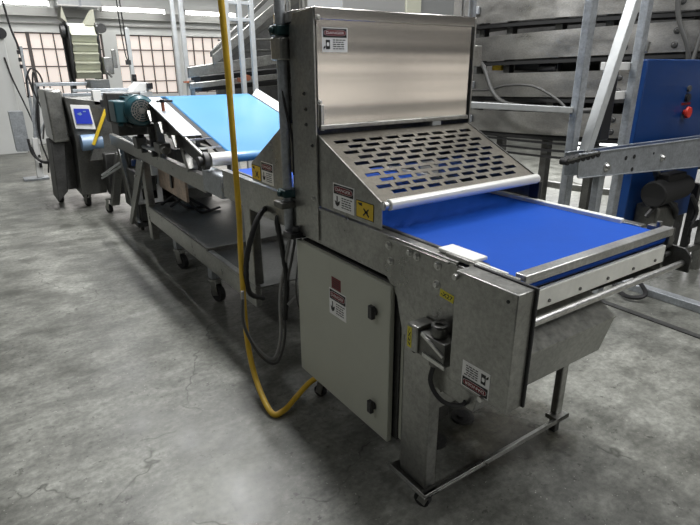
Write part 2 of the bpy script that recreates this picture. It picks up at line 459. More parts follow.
for wi, (a, b) in enumerate(((3.2, 6.6), (7.2, 10.6))):  # unseen bright panes added behind the camera for the hood's reflections
    w = bpy.data.objects.new('window_%d' % (wi + 4), None); COL.objects.link(w); w.location = ((a + b) / 2, -4.98, 0.98); struct(w)
    MB().box(a, b, -4.985, -4.975, 0.98, 1.56).build('window_pane', 'hood_reflection_glow', w)
    f = MB()
    for k in range(5):
        x = a + (b - a) * k / 4; f.box(x - 0.02, x + 0.02, -4.97, -4.94, 0.98, 1.56)
    for z in (1.0, 1.28, 1.54): f.box(a, b, -4.965, -4.945, z - 0.015, z + 0.015)
    f.build('window_frame', 'window_frame', w)
mb = MB(); mb.box(-8, 13, 13.85, 14.0, 2.64, 2.80); mb.box(-8, 13, 13.92, 14.0, 2.50, 2.53)
struct(mb.build('trim_1', 'beam_grey'))

def strip_lamp(x0, x1, y, z, lab):
    t = thing('strip_lamp', lab, 'lamp', ((x0 + x1) / 2, y, z), 'strip lamps high on the far wall')
    MB().box(x0, x1, y - 0.08, y + 0.12, z + 0.10, z + 0.17).build('lamp_housing', 'white_paint', t)
    m = MB()
    for d in (-0.04, 0.04): m.cyl((x0 + 0.03, y + d, z + 0.06), (x1 - 0.03, y + d, z + 0.06), 0.035, 12)
    build_split(m, 'lamp_tube', 'tube_glow', t)
    m = MB()
    for x in (x0, x1 - 0.03): m.box(x, x + 0.03, y - 0.08, y + 0.08, z, z + 0.12)
    build_split(m, 'end_cap', 'white_paint', t)
    m = MB()
    for x in (x0 + 0.2, x1 - 0.2): m.box(x - 0.01, x + 0.01, y + 0.1, 14.0, z + 0.12, z + 0.14)
    m.build('bracket', 'galvanised', t)
strip_lamp(0.6, 1.75, 13.6, 2.80, 'glowing white strip lamp at the top left corner above the windows')
strip_lamp(2.72, 4.12, 13.6, 2.76, 'glowing white strip lamp above the second window, right of the cream flighted belt')
strip_lamp(4.55, 5.85, 13.6, 2.76, 'glowing white strip lamp behind the top of the yellow hose')

# duct between the lamps
t = thing('ventilation_duct', 'pale blue-grey ventilation duct between two strip lamps over the cream flighted belt', 'duct', (2.2, 13.5, 2.85))
MB().box(1.85, 2.68, 13.25, 13.83, 2.83, 3.2).build('duct_body', 'galvanised_light', t)
MB().box(2.25, 2.29, 13.23, 13.85, 2.82, 3.22).build('duct_flange', 'galvanised', t)

# ------------------------------------------------------------------ FRONT BELT MACHINE
fm = thing('belt_machine', 'large stainless belt machine in front with bright blue belt, steel hood and slotted guard', 'machine', (1.55, 1.6, 0))
XL, XR = 1.12, 1.985
# side rails
m = MB(); m.box(XL, XL + 0.02, 0.86, 2.955, 0.892, 1.035); m.box(XL - 0.004, XL + 0.035, 1.06, 2.955, 1.033, 1.045)
m.box(XL, XL + 0.05, 1.3, 2.955, 0.885, 0.893)
m.build('side_rail', 'stainless', fm, 0.002)
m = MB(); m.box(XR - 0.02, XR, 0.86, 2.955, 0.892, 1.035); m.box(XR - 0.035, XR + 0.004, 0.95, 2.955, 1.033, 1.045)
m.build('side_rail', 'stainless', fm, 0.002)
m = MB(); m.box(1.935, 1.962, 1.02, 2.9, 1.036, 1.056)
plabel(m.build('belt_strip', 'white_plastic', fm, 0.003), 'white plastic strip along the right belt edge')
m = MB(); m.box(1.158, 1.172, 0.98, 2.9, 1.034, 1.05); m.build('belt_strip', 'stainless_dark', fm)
# belt loop with rounded nose
prof = []
for k in range(9):
    a = math.pi / 2 + math.pi * k / 8
    prof.append((0.880 + 0.0215 * math.cos(a) * 1.2, 1.0185 + 0.0215 * math.sin(a)))
for k in range(9):
    a = -math.pi / 2 + math.pi * k / 8
    prof.append((2.93 + 0.0215 * math.cos(a) * 1.2, 1.0185 + 0.0215 * math.sin(a)))
MB().prism([(1.15, y, z) for y, z in prof], (0.80, 0, 0)).build('belt', 'belt_blue', fm)
# front side plate (pentagon)
m = MB(); m.prism([(XL - 0.006, y, z) for y, z in ((1.40, 1.038), (1.40, 0.893), (1.337, 0.832), (1.30, 0.70), (1.135, 0.70), (0.86, 0.90), (0.86, 1.02), (1.06, 1.028), (1.065, 1.038))], (0.006, 0, 0))
m.box(XL - 0.012, XL - 0.006, 1.09, 1.395, 1.030, 1.036)
m.build('side_plate', 'stainless', fm, 0.001)
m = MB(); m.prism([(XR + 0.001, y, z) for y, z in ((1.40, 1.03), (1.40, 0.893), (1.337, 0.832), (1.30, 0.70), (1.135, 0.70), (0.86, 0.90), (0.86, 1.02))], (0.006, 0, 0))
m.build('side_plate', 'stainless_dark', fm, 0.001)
for y, z in ((1.389, 1.01), (1.376, 0.955), (1.275, 1.016), (1.24, 1.012), (1.14, 1.01), (1.14, 0.945)):
    m = MB(); bolt(m, (XL - 0.006, y, z), (-1, 0, 0), 0.0125, 0.010); m.build('bolt', 'bright_steel', fm)
# nose
m = MB(); m.box(1.15, 1.955, 0.835, 0.872, 1.046, 1.064); m.box(1.15, 1.955, 0.835, 0.842, 1.036, 1.05)
m.build('nose_bar', 'bright_steel', fm, 0.003)
m = MB(); m.box(1.135, 1.925, 0.836, 0.852, 0.942, 1.006)
sc = m.build('scraper_plate', 'dull_plastic', fm, 0.004)
for x in (1.27, 1.42, 1.57, 1.72, 1.86):
    m = MB(); m.cyl((x, 0.837, 0.962), (x, 0.832, 0.962), 0.0055, 10); m.build('screw', 'stainless_dark', sc)
m = MB(); m.cyl((1.12, 0.80, 0.936), (2.04, 0.80, 0.936), 0.0115, 16); m.build('front_rod', 'bright_steel', fm)
m = MB(); m.prism([(1.987, y, z) for y, z in ((0.775, 0.905), (0.775, 0.965), (0.80, 0.99), (0.98, 1.0), (0.98, 0.905))], (0.012, 0, 0)); m.box(1.975, 2.0, 0.94, 1.02, 0.9, 1.0)
m.build('nose_bracket', 'dark_steel', fm, 0.002)
m = MB(); m.box(1.955, 1.99, 0.845, 0.93, 0.985, 1.055); m.cyl((1.95, 0.87, 1.0), (2.03, 0.87, 1.0), 0.012, 12); m.cyl((1.95, 0.85, 0.96), (2.02, 0.85, 0.96), 0.010, 12)
m.cyl((1.96, 0.89, 1.055), (1.96, 0.89, 1.075), 0.01, 10)
build_split(m, 'nose_adjuster', 'stainless_dark', fm, 0.002)
m = MB(); m.box(1.135, 1.20, 1.015, 1.165, 1.048, 1.060)
plabel(m.build('guide_block', 'white_plastic', fm, 0.003), 'white plastic block beside the blue belt')
m = MB(); m.box(1.125, 1.16, 0.90, 1.02, 1.04, 1.052); m.build('shim', 'dull_plastic', fm, 0.002)
m = MB(); m.bar((1.132, 0.84, 1.052), (1.132, 1.12, 1.05), 0.012, 0.014); m.build('edge_lip', 'stainless', fm, 0.002)
# catch tray under the nose
m = MB()
m.prism([(1.16, y, z) for y, z in ((0.945, 0.690), (0.949, 0.676), (0.985, 0.53), (1.9, 0.53), (1.9, 0.69), (1.11, 0.69), (1.085, 0.765))], (0.72, 0, 0))
m.build('catch_tray', 'stainless', fm, 0.003)
m = MB(); m.prism([(1.16, y, z) for y, z in ((0.943, 0.691), (0.943, 0.697), (1.082, 0.774), (1.085, 0.768))], (0.722, 0, 0)); plabel(m.build('tray_lip', 'dusty_lit_steel', fm), 'dusty lip of the catch tray with a painted-in lit tone')
m = MB(); m.box(1.2, 1.88, 1.12, 1.9, 0.69, 0.86); m.build('drive_housing', 'black_gap', fm, 0.004)
m = MB(); m.box(1.14, 1.96, 0.95, 2.85, 0.90, 0.985); m.build('belt_bed', 'black_gap', fm)
# legs, base
def leg(x0, x1, y0, y1, z0, z1):
    m = MB(); m.box(x0, x1, y0, y1, z0, z1); return m.build('leg', 'stainless', fm, 0.006)
leg(XL + 0.001, XL + 0.055, 1.15, 1.30, 0.10, 0.86)
leg(1.925, 1.97, 1.15, 1.185, 0.10, 0.90)
m = MB(); m.box(1.58, 1.92, 1.36, 1.88, 0.16, 0.60); m.cyl((1.60, 1.36, 0.38), (1.60, 1.30, 0.38), 0.05, 16); m.build('shade_block', 'black_gap', fm, 0.02)  # black block added to darken the space under the tray
leg(XL + 0.001, XL + 0.06, 2.60, 2.69, 0.436, 0.89)
leg(1.90, 1.965, 2.60, 2.69, 0.436, 0.89)
leg(1.90, 1.965, 1.95, 2.05, 0.10, 0.89)
leg(XL + 0.05, XL + 0.115, 1.98, 2.04, 0.10, 0.89)
m = MB(); m.box(1.105, 1.99, 1.125, 1.150, 0.078, 0.088); m.box(1.105, 1.99, 1.125, 1.130, 0.088, 0.100); m.box(1.100, 1.175, 1.125, 1.345, 0.078, 0.088); m.box(1.100, 1.105, 1.125, 1.345, 0.088, 0.100); m.box(1.90, 1.985, 1.125, 1.19, 0.078, 0.10)
m.build('base_plate', 'stainless', fm, 0.002)
m = MB(); m.box(1.93, 1.965, 1.15, 1.185, 0.0, 0.08); m.build('foot_block', 'dark_steel', fm, 0.004)
m = MB(); m.box(1.17, 1.905, 1.19, 1.24, 0.405, 0.475); m.build('cross_beam', 'stainless', fm, 0.004)
m = MB(); m.box(1.175, 1.235, 1.24, 2.0, 0.40, 0.46); m.build('cross_beam', 'stainless_dark', fm, 0.004)
for x, y in ((1.145, 1.16), (1.20, 2.01), (1.93, 2.0)):
    ck = caster(fm, x, y, 0.079 if y < 1.5 else 0.10, 0.032, 0.026, yaw=0.35)
for x, y in ((1.43, 1.42), (1.66, 1.47)):
    m = MB(); m.cyl((x, y, 0.0), (x, y, 0.012), 0.055, 20); m.cyl((x, y, 0.012), (x, y, 0.026), 0.03, 16); m.build('floor_anchor', 'dark_steel', fm)
# electrical cabinet
cb = MB().box(XL + 0.012, 1.42, 1.335, 2.045, 0.20, 0.862).build('control_cabinet', 'dark_steel', fm, 0.004)
d = MB().box(XL - 0.018, XL + 0.006, 1.358, 2.05, 0.188, 0.862)
dr = plabel(d.build('cabinet_door', 'cabinet_paint', fm, 0.004), 'grey-beige painted door of the control cabinet')
for z in (0.735, 0.315):
    m = MB(); m.cyl((XL - 0.018, 1.447, z), (XL - 0.030, 1.447, z), 0.017, 16); m.bar((XL - 0.036, 1.447, z - 0.028), (XL - 0.036, 1.447, z + 0.026), 0.026, 0.018, up=(1, 0, 0))
    m.build('latch', 'black_plastic', dr, 0.003)
m = MB(); m.box(XL + 0.02, XL + 0.10, 1.32, 1.336, 0.21, 0.84); m.build('cabinet_seam', 'cabinet_paint', fm)
UY = (0, -1, 0); UZ = (0, 0, 1)
danger_sign((XL - 0.0185, 1.772, 0.602), UY, UZ, 0.130, 0.120, fm)
s = Sheet((XL - 0.0185, 1.752, 0.726), UY, UZ); s.rect(0, 0.07, 0, 0.052, 0, 0)
for i in range(4): s.line(0.008, 0.011 + i * 0.010, 0.062, 0.011 + i * 0.010, 0.003, 0.0006, 1)
plabel(s.m.build('red_sticker', ['label_red', 'label_black'], fm), 'small dark red sticker above the danger sticker')
# hanging junction box on the front corner
jb = MB().box(1.040, 1.108, 0.770, 0.990, 0.700, 1.058)
jb = jb.build('junction_box', 'stainless', fm, 0.003)
m = MB(); m.box(1.104, 1.114, 0.762, 0.985, 0.70, 1.064); m.build('gasket', 'black_rubber', jb, 0.003)
for y, z in ((0.800, 1.03), ): 
    m = MB(); m.cyl((1.041, y, z), (1.038, y, z), 0.005, 10); m.build('screw', 'black_plastic', jb)
for y, z in ((0.985, 1.040), (0.855, 0.706)):
    m = MB(); m.cyl((1.041, y, z), (1.028, y, z), 0.009, 12); m.build('screw', 'bright_steel', jb)
danger_sign((1.0395, 0.832, 0.795), (0, 1, 0), (0, 0, -1), 0.105, 0.085, fm, 'square', 'danger sticker fixed upside down on the junction box')
m = MB(); m.bar((1.114, 0.86, 0.9), (1.114, 1.0, 0.9), 0.012, 0.2); m.build('box_mount', 'stainless_dark', fm)
# connector on the leg
m = MB(); m.box(1.035, 1.112, 1.135, 1.185, 0.72, 0.815)
cn = m.build('plug_housing', 'stainless', fm, 0.004)
plabel(cn, 'silver plug housing on the front leg')
m = MB(); m.box(1.045, 1.11, 1.02, 1.135, 0.715, 0.80); m.cyl((1.075, 1.075, 0.80), (1.075, 1.075, 0.835), 0.026, 18); m.ring((1.075, 1.075, 0.835), (1.075, 1.075, 0.842), 0.028, 0.014)
m.cyl((1.075, 1.085, 0.69), (1.075, 1.085, 0.715), 0.022, 16)
m.build('plug_connector', 'stainless_dark', cn, 0.004)
m = MB(); m.bar((1.04, 1.02, 0.76), (1.04, 1.12, 0.80), 0.006, 0.01); m.bar((1.04, 1.01, 0.725), (1.04, 1.11, 0.73), 0.006, 0.014); m.build('plug_clip', 'bright_steel', cn)
m = MB(); m.tube([(1.075, 1.09, 0.70), (1.068, 1.095, 0.62), (1.085, 1.05, 0.565), (1.15, 1.02, 0.545), (1.20, 1.05, 0.58)], 0.008, 8); m.build('plug_cable', 'black_rubber', fm)
m = MB(); m.tube([(1.05, 1.16, 0.72), (1.09, 1.17, 0.70), (1.12, 1.18, 0.69)], 0.012, 8); m.build('plug_cable', 'black_rubber', fm)
x27_tag((1.0345, 1.182, 0.805), (0, 0, -1), (0, -1, 0), 0.075, 0.022, fm)
x27_tag((XL - 0.0065, 1.124, 0.912), (0, -1, -0.10), (0, -0.10, 1), 0.062, 0.026, fm)
# hood
HB, HT = 1.368, 1.795
m = MB(); m.box(1.128, 1.965, 1.875, 2.19, HB, HT); hd = m.build('hood', 'hood_steel', fm, 0.004)
m = MB(); m.box(1.115, 1.972, 1.862, 2.20, 1.768, 1.812); m.build('hood_cap', 'hood_steel', fm, 0.004)
m = MB(); m.box(1.13, 1.963, 1.858, 1.876, HB - 0.004, HB + 0.014); m.build('hood_lip', 'stainless', fm, 0.003)
m = MB(); m.box(1.135, 1.15, 1.862, 1.876, 1.36, 1.46); m.build('hood_tab', 'bright_steel', fm, 0.002)
m = MB(); bolt(m, (1.137, 1.875, 1.47), (0, -1, 0), 0.008); m.build('bolt', 'bright_steel', fm); m = MB(); bolt(m, (1.13, 1.862, 1.775), (0, -1, 0), 0.009); m.build('bolt', 'bright_steel', fm)
danger_sign((1.154, 1.8745, 1.655), (1, 0, 0), UZ, 0.118, 0.088, fm, 'square')
# side plates of the cutting station
m = MB(); m.prism([(1.112, y, z) for y, z in ((1.868, 0.90), (2.06, 0.90), (2.06, 1.30), (2.06, 1.74), (2.02, 1.80), (1.868, 1.81))], (0.008, 0, 0)); m.build('station_plate', 'stainless', fm, 0.001)
m = MB(); m.prism([(1.978, y, z) for y, z in ((1.868, 0.90), (2.06, 0.90), (2.06, 1.74), (2.02, 1.80), (1.868, 1.81))], (0.008, 0, 0)); m.build('station_plate', 'stainless', fm, 0.001)
for y, z in ((1.90, 1.08), (1.895, 1.30), (1.94, 1.44), (1.94, 1.38), (1.95, 1.5)):
    m = MB(); bolt(m, (1.112, y, z), (-1, 0, 0), 0.009 if z < 1.2 else 0.006, 0.008); m.build('bolt', 'bright_steel' if z < 1.2 else 'dark_steel', fm)
m = MB(); m.cyl((1.14, 2.02, 1.22), (1.96, 2.02, 1.22), 0.07, 24); m.build('cutting_roller', 'dark_steel', fm)
m = MB(); m.box(1.14, 1.96, 2.10, 2.17, 1.15, 1.37); m.build('cutter_beam', 'stainless_dark', fm, 0.004)
# guide posts
def post(x, y, r, z0, z1, mt='galvanised'):
    m = MB(); m.cyl((x, y, z0), (x, y, z1), r, 20); return m.build('guide_post', mt, fm)
post(1.105, 2.12, 0.022, 0.88, 2.35); post(1.150, 2.125, 0.009, 0.95, 2.35, 'bright_steel'); post(1.20, 2.10, 0.011, 1.80, 2.35, 'bright_steel')
post(2.12, 2.03, 0.018, 0.9, 2.35); post(2.085, 2.06, 0.009, 1.0, 2.35, 'bright_steel')
for z0, z1 in ((1.722, 1.762), (1.048, 1.082)):
    m = MB(); m.box(1.070, 1.195, 2.085, 2.155, z0, z1); m.cyl((1.070, 2.12, (z0 + z1) / 2), (1.055, 2.12, (z0 + z1) / 2), 0.014, 12)
    plabel(m.build('clamp', 'teal_clamp', fm, 0.006), 'dark teal clamp on the left guide posts')
m = MB(); m.box(1.075, 1.165, 2.07, 2.16, 1.628, 1.716); build_split(m, 'slide_block', 'stainless', fm, 0.006)
m = MB(); m.box(1.169, 1.176, 2.06, 2.17, 1.62, 1.72); m.build('slide_plate', 'bright_steel', fm, 0.002)
m = MB(); m.box(1.178, 1.208, 2.06, 2.16, 1.63, 1.715); build_split(m, 'slide_block', 'stainless', fm, 0.006)
m = MB(); m.box(2.07, 2.17, 1.99, 2.08, 1.60, 1.70); build_split(m, 'slide_block', 'stainless', fm, 0.006)
m = MB(); m.box(1.135, 1.165, 2.05, 2.12, 0.86, 1.045); m.box(1.05, 1.125, 2.08, 2.16, 1.0, 1.03); m.build('post_foot', 'stainless_dark', fm, 0.005)
m = MB(); m.cyl((1.10, 2.04, 0.90), (1.10, 2.04, 0.925), 0.018, 14); m.box(1.06, 1.14, 2.02, 2.10, 0.872, 0.90); m.build('post_foot', 'black_plastic', fm, 0.005)
m = MB(); m.tube([(1.09, 2.12, 1.60), (1.10, 2.10, 1.45), (1.125, 2.09, 1.30), (1.12, 2.08, 1.15)], 0.006, 8); m.build('air_line', 'black_rubber', fm)
m = MB()
for z in (1.55, 1.46, 1.36, 1.25, 1.17): m.box(1.128, 1.15, 2.07, 2.10, z, z + 0.03)
build_split(m, 'cable_clip', 'black_plastic', fm, 0.003)

def slotted(y_top, z_top, y_bot, z_bot, rows, cols, parent, name):
    """slotted guard sheet sloping from (y_top,z_top) to (y_bot,z_bot), staggered slots"""
    m = MB(); x0, x1 = XL + 0.006, XR - 0.01
    d = Vector((0, y_bot - y_top, z_bot - z_top)); L = d.length; d.normalize(); o = Vector((0, y_top, z_top))
    top, bot = 0.052, 0.022; rp = (L - top - bot) / rows; slot = 0.55
    def P(x, t): return (x, (o + d * t).y, (o + d * t).z)
    pitch = (x1 - x0 - 0.06) / cols; web = pitch * 0.25
    def quad(xa, xb, ta, tb):
        n = len(m.V); m.add([P(xa, ta), P(xb, ta), P(xb, tb), P(xa, tb)], [(0, 1, 2, 3)])
    quad(x0, x1, 0, top)
    t = top
    for r in range(rows):
        quad(x0, x1, t + rp * slot, t + rp)
        off = (0.5 if r % 2 else 0.0) * pitch
        xs_ = x0 + 0.03 + off; cur = x0; k = 0
        while xs_ + pitch <= x1 - 0.028 + 1e-6:
            quad(cur, xs_ + web / 2, t, t + rp * slot); cur = xs_ + pitch - web / 2; xs_ += pitch
        quad(cur, x1, t, t + rp * slot)
        t += rp
    quad(x0, x1, t, L)
    ob = m.build(name, 'guard_steel', parent)
    for pl in ob.data.polygons: pl.use_smooth = False
    so = ob.modifiers.new('thick', 'SOLIDIFY'); so.thickness = 0.003; so.offset = 0
    return ob
slotted(1.872, 1.342, 1.450, 1.147, 10, 9, fm, 'slotted_guard')
slotted(2.200, 1.342, 2.520, 1.147, 8, 9, fm, 'slotted_guard')
for x in (XL + 0.002, XR - 0.010):
    m = MB(); m.prism([(x, y, z) for y, z in ((1.872, 1.342), (1.442, 1.146), (1.442, 1.052), (1.885, 1.052))], (0.003, 0, 0))
    m.bar((x + 0.0015, 1.872, 1.345), (x + 0.0015, 1.444, 1.149), 0.006, 0.004)
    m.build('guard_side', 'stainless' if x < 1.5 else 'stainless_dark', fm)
    m = MB(); m.prism([(x, y, z) for y, z in ((2.20, 1.342), (2.20, 1.052), (2.535, 1.052), (2.535, 1.142))], (0.003, 0, 0)); m.build('guard_side', 'stainless', fm)
m = MB(); m.cyl((XL + 0.022, 1.430, 1.142), (1.962, 1.430, 1.142), 0.0205, 24)
plabel(m.build('guard_roller', 'roller_white', fm, 0.003), 'pale round bar along the lower edge of the slotted guard')
m = MB(); m.cyl((XL - 0.006, 1.430, 1.142), (XL + 0.022, 1.430, 1.142), 0.010, 12); m.cyl((XL - 0.002, 1.430, 1.142), (XL + 0.012, 1.430, 1.142), 0.016, 12); m.build('bolt', 'bright_steel', fm)
m = MB(); m.box(XR - 0.03, XR - 0.01, 1.41, 1.46, 1.045, 1.13); m.build('guard_bracket', 'black_plastic', fm, 0.002)
m = MB(); m.cyl((XL + 0.02, 2.53, 1.142), (1.962, 2.53, 1.142), 0.016, 16); m.build('guard_roller', 'bright_steel', fm)
danger_sign((XL + 0.0015, 1.760, 1.066), UY, UZ, 0.148, 0.105, fm)
hazard_label((XL + 0.0015, 1.600, 1.068), UY, UZ, 0.112, 0.066, fm)
danger_sign((XL + 0.0015, 2.42, 1.062), UY, UZ, 0.13, 0.105, fm)
hazard_label((XL + 0.0015, 2.535, 1.062), UY, UZ, 0.105, 0.075, fm)

# ------------------------------------------------------------------ INCLINED CONVEYOR BEHIND IT
cv = thing('inclined_conveyor', 'inclined conveyor with a sky-blue belt on a wheeled stainless frame with a lower shelf', 'conveyor', (1.5, 4.2, 0))
def cz(y): return 1.116 + (y - 3.215) * 0.2335
prof = [(3.14, 1.045), (3.125, 1.07), (3.135, 1.095), (3.18, 1.112), (4.30, cz(4.30)), (4.40, cz(4.38) + 0.003), (6.2, 1.30), (6.25, 1.27), (6.2, 1.24), (4.40, cz(4.38) - 0.08), (3.2, 1.04)]
MB().prism([(1.255, y, z) for y, z in prof], (0.715, 0, 0)).build('belt', 'belt_sky', cv, 0.01, 60)
m = MB(); m.cyl((1.13, 3.165, 1.072), (1.26, 3.165, 1.072), 0.042, 24); m.cyl((1.965, 3.165, 1.072), (2.0, 3.165, 1.072), 0.042, 24)
[plabel(q_, 'bright metal roller at the low end') for q_ in build_split(m, 'end_roller', 'roller_white', cv)]
m = MB(); m.prism([(1.075, y, cz(y) + 0.008) for y in (3.47, 4.33)] + [(1.20, y, cz(y) + 0.008) for y in (4.33, 3.47)], (0, 0, 0.006))
plabel(m.build('side_skirt', 'galvanised', cv, 0.002), 'pale flat skirt along the left edge')
m = MB(); m.prism([(1.20, y, cz(y) - 0.02) for y in (3.2, 4.33)] + [(1.25, y, cz(y) - 0.02) for y in (4.33, 3.2)], (0, 0, 0.018)); m.build('side_gap', 'black_gap', cv)
m = MB(); m.prism([(1.98, y, cz(y) + 0.0) for y in (3.3, 4.36)] + [(2.02, y, cz(y) + 0.045) for y in (4.36, 3.3)], (0.004, 0, 0.004))
plabel(m.build('side_skirt', 'white_plastic', cv), 'white upright skirt along the right edge')
m = MB(); m.bar((1.09, 3.17, cz(3.17) - 0.0), (1.09, 4.4, cz(4.4) - 0.0), 0.012, 0.012); m.bar((1.08, 3.43, cz(3.43)), (1.25, 3.43, cz(3.43)), 0.012, 0.012)
m.bar((1.10, 3.27, cz(3.27)), (1.25, 3.27, cz(3.27)), 0.012, 0.012); m.build('edge_rod', 'bright_steel', cv)
m = MB(); m.prism([(1.10, y, z) for y, z in ((3.2, 1.09), (3.2, 1.02), (4.6, 1.28), (6.2, 1.22), (6.2, 1.29), (4.4, cz(4.4) - 0.012))], (0.012, 0, 0)); m.build('side_frame', 'dark_steel', cv)
m = MB(); m.prism([(1.985, y, z) for y, z in ((3.2, 1.09), (3.2, 1.02), (4.6, 1.22), (6.2, 1.22), (6.2, 1.29), (4.4, cz(4.4) - 0.012))], (0.012, 0, 0)); m.build('side_frame', 'stainless_dark', cv)
m = MB(); m.cyl((1.09, 3.19, 1.065), (1.125, 3.19, 1.065), 0.055, 20); m.cyl((1.06, 3.19, 1.065), (1.09, 3.19, 1.065), 0.03, 16); m.build('roller_bearing', 'dark_steel', cv, 0.004)
for y in (3.62, 3.90, 4.16):
    m = MB(); m.prism([(1.045, y + a, cz(y) + b) for a, b in ((-0.06, -0.10), (0.0, -0.03), (0.07, -0.04), (0.07, -0.055), (0.01, -0.05), (-0.045, -0.11))], (0.05, 0, 0))
    m.build('skirt_bracket', 'stainless_dark', cv)
m = MB(); m.cyl((1.12, 4.0, cz(4.0) + 0.01), (1.12, 4.0, cz(4.0) + 0.07), 0.012, 10); m.build('skirt_pin', 'red_brown', cv)
m = MB(); m.bar((1.08, 4.0, cz(4.0) + 0.078), (1.19, 4.0, cz(4.0) + 0.078), 0.02, 0.014); m.cyl((1.12, 4.0, cz(4.0) + 0.07), (1.12, 4.0, cz(4.0) + 0.09), 0.02, 12); m.build('skirt_knob', 'black_plastic', cv)
# main beam and frame
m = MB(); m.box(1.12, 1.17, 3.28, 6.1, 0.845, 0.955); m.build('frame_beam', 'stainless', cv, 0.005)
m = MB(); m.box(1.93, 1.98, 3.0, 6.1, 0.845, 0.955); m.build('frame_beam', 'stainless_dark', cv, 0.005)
m = MB(); m.box(1.115, 1.20, 2.985, 3.30, 0.86, 1.005); m.build('end_block', 'galvanised', cv, 0.012)
m = MB(); m.bar((1.14, 3.55, 0.95), (1.14, 3.70, 1.17), 0.05, 0.07, up=(1, 0, 0)); m.bar((1.14, 4.25, 0.95), (1.14, 4.25, 1.26), 0.05, 0.06, up=(1, 0, 0)); build_split(m, 'riser_arm', 'stainless', cv, 0.006)
def cleg(x0, x1, ya, yb, z0=0.12):
    m = MB(); m.box(x0, x1, ya, yb, z0, 0.85); m.build('leg', 'stainless', cv, 0.006)
cleg(1.12, 1.18, 4.83, 4.93); cleg(1.92, 1.98, 4.83, 4.93); cleg(1.92, 1.98, 2.8, 2.88)
m = MB(); m.prism([(1.10, y, z) for y, z in ((4.75, 0.845), (4.95, 0.845), (5.66, 0.10), (5.56, 0.10))], (0.03, 0, 0)); m.build('leg_brace', 'stainless', cv, 0.003)
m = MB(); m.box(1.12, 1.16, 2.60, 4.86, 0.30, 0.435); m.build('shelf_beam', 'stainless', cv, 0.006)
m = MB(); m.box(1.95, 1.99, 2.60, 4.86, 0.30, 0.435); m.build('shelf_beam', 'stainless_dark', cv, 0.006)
m = MB(); m.box(1.12, 1.99, 3.38, 4.86, 0.436, 0.445); m.box(1.12, 1.99, 2.60, 3.36, 0.41, 0.418); m.box(1.12, 1.99, 3.35, 3.385, 0.41, 0.452)
m.build('shelf', 'stainless_dark', cv, 0.003)
for x, y in ((1.20, 4.32), (1.20, 3.50), (1.60, 2.75), (1.93, 4.30), (1.93, 2.75)):
    m = MB(); m.box(x - 0.03, x + 0.03, y - 0.03, y + 0.05, 0.17, 0.33); m.build('caster_post', 'galvanised', cv, 0.004)
    caster(cv, x, y, 0.172, 0.062, 0.04, yaw=math.pi + 0.25)
m = MB(); m.box(1.22, 1.24, 4.02, 4.75, 0.62, 0.85); m.build('drip_panel', 'copper_panel', cv, 0.003)
m = MB(); m.cyl((1.215, 4.35, 0.79), (1.205, 4.35, 0.79), 0.02, 14); m.box(1.205, 1.22, 4.33, 4.37, 0.68, 0.78); m.build('panel_handle', 'black_plastic', cv, 0.004)
m = MB(); m.tube([(1.05, 5.3, 1.05), (1.06, 4.8, 1.02), (1.07, 4.4, 1.01), (1.08, 4.1, 1.03)], 0.016, 10); m.build('conduit', 'galvanised', cv)
m = MB(); m.tube([(1.48, 5.0, 0.60), (1.62, 4.82, 0.62), (1.80, 4.62, 0.63), (1.90, 4.5, 0.64)], 0.075, 16, 8, corr=0.02); m.build('air_duct', 'galvanised', cv)
# gear motor
mt = MB()
cx_, cz_ = 1.02, 1.305
mt.cyl((cx_, 4.20, cz_), (cx_, 4.24, cz_), 0.085, 32, r2=0.108); mt.cyl((cx_, 4.24, cz_), (cx_, 4.34, cz_), 0.112, 32); mt.cyl((cx_, 4.34, cz_), (cx_, 4.58, cz_), 0.10, 32)
for k in range(20):
    a = 2 * math.pi * k / 20; mt.bar((cx_ + 0.104 * math.cos(a), 4.35, cz_ + 0.104 * math.sin(a)), (cx_ + 0.104 * math.cos(a), 4.57, cz_ + 0.104 * math.sin(a)), 0.006, 0.014, up=(math.cos(a), 0, math.sin(a)))
mo = mt.build('motor', 'teal_paint', cv, 0.0); plabel(mo, 'dark teal electric motor at the left side')
m = MB()
m.cyl((cx_, 4.199, cz_), (cx_, 4.193, cz_), 0.022, 18)
for rr in (0.04, 0.056, 0.072): m.ring((cx_, 4.199, cz_), (cx_, 4.193, cz_), rr + 0.003, rr - 0.003, 28)
for k in range(16):
    a = 2 * math.pi * k / 16; m.bar((cx_ + 0.022 * math.cos(a), 4.196, cz_ + 0.022 * math.sin(a)), (cx_ + 0.078 * math.cos(a), 4.196, cz_ + 0.078 * math.sin(a)), 0.004, 0.005)
m.build('fan_grille', 'stainless', mo)
m = MB(); m.box(0.845, 0.93, 4.26, 4.46, 1.22, 1.375); m.cyl((0.88, 4.30, 1.22), (0.88, 4.30, 1.195), 0.02, 12); m.build('terminal_box', 'teal_paint', mo, 0.01)
m = MB(); m.box(0.86, 1.12, 4.58, 4.70, 1.20, 1.42); m.box(0.9, 1.14, 4.50, 4.75, 1.10, 1.20); m.build('gearbox', 'dark_steel', mo, 0.01)
m = MB(); m.box(0.96, 1.12, 4.3, 4.6, 1.175, 1.198); m.bar((1.1, 4.3, 1.18), (1.1, 4.3, 0.95), 0.04, 0.05, up=(1, 0, 0)); m.bar((1.1, 4.75, 1.18), (1.1, 4.6, 0.95), 0.04, 0.05, up=(1, 0, 0)); m.build('motor_mount', 'dark_steel', cv, 0.004)
m = MB(); m.box(1.02, 1.10, 3.85, 4.0, 1.03, 1.10); m.cyl((1.05, 3.86, 1.06), (1.05, 3.80, 1.06), 0.03, 14); m.box(1.02, 1.1, 4.5, 4.62, 0.99, 1.08); build_split(m, 'valve_block', 'stainless_dark', cv, 0.006)
m = MB()
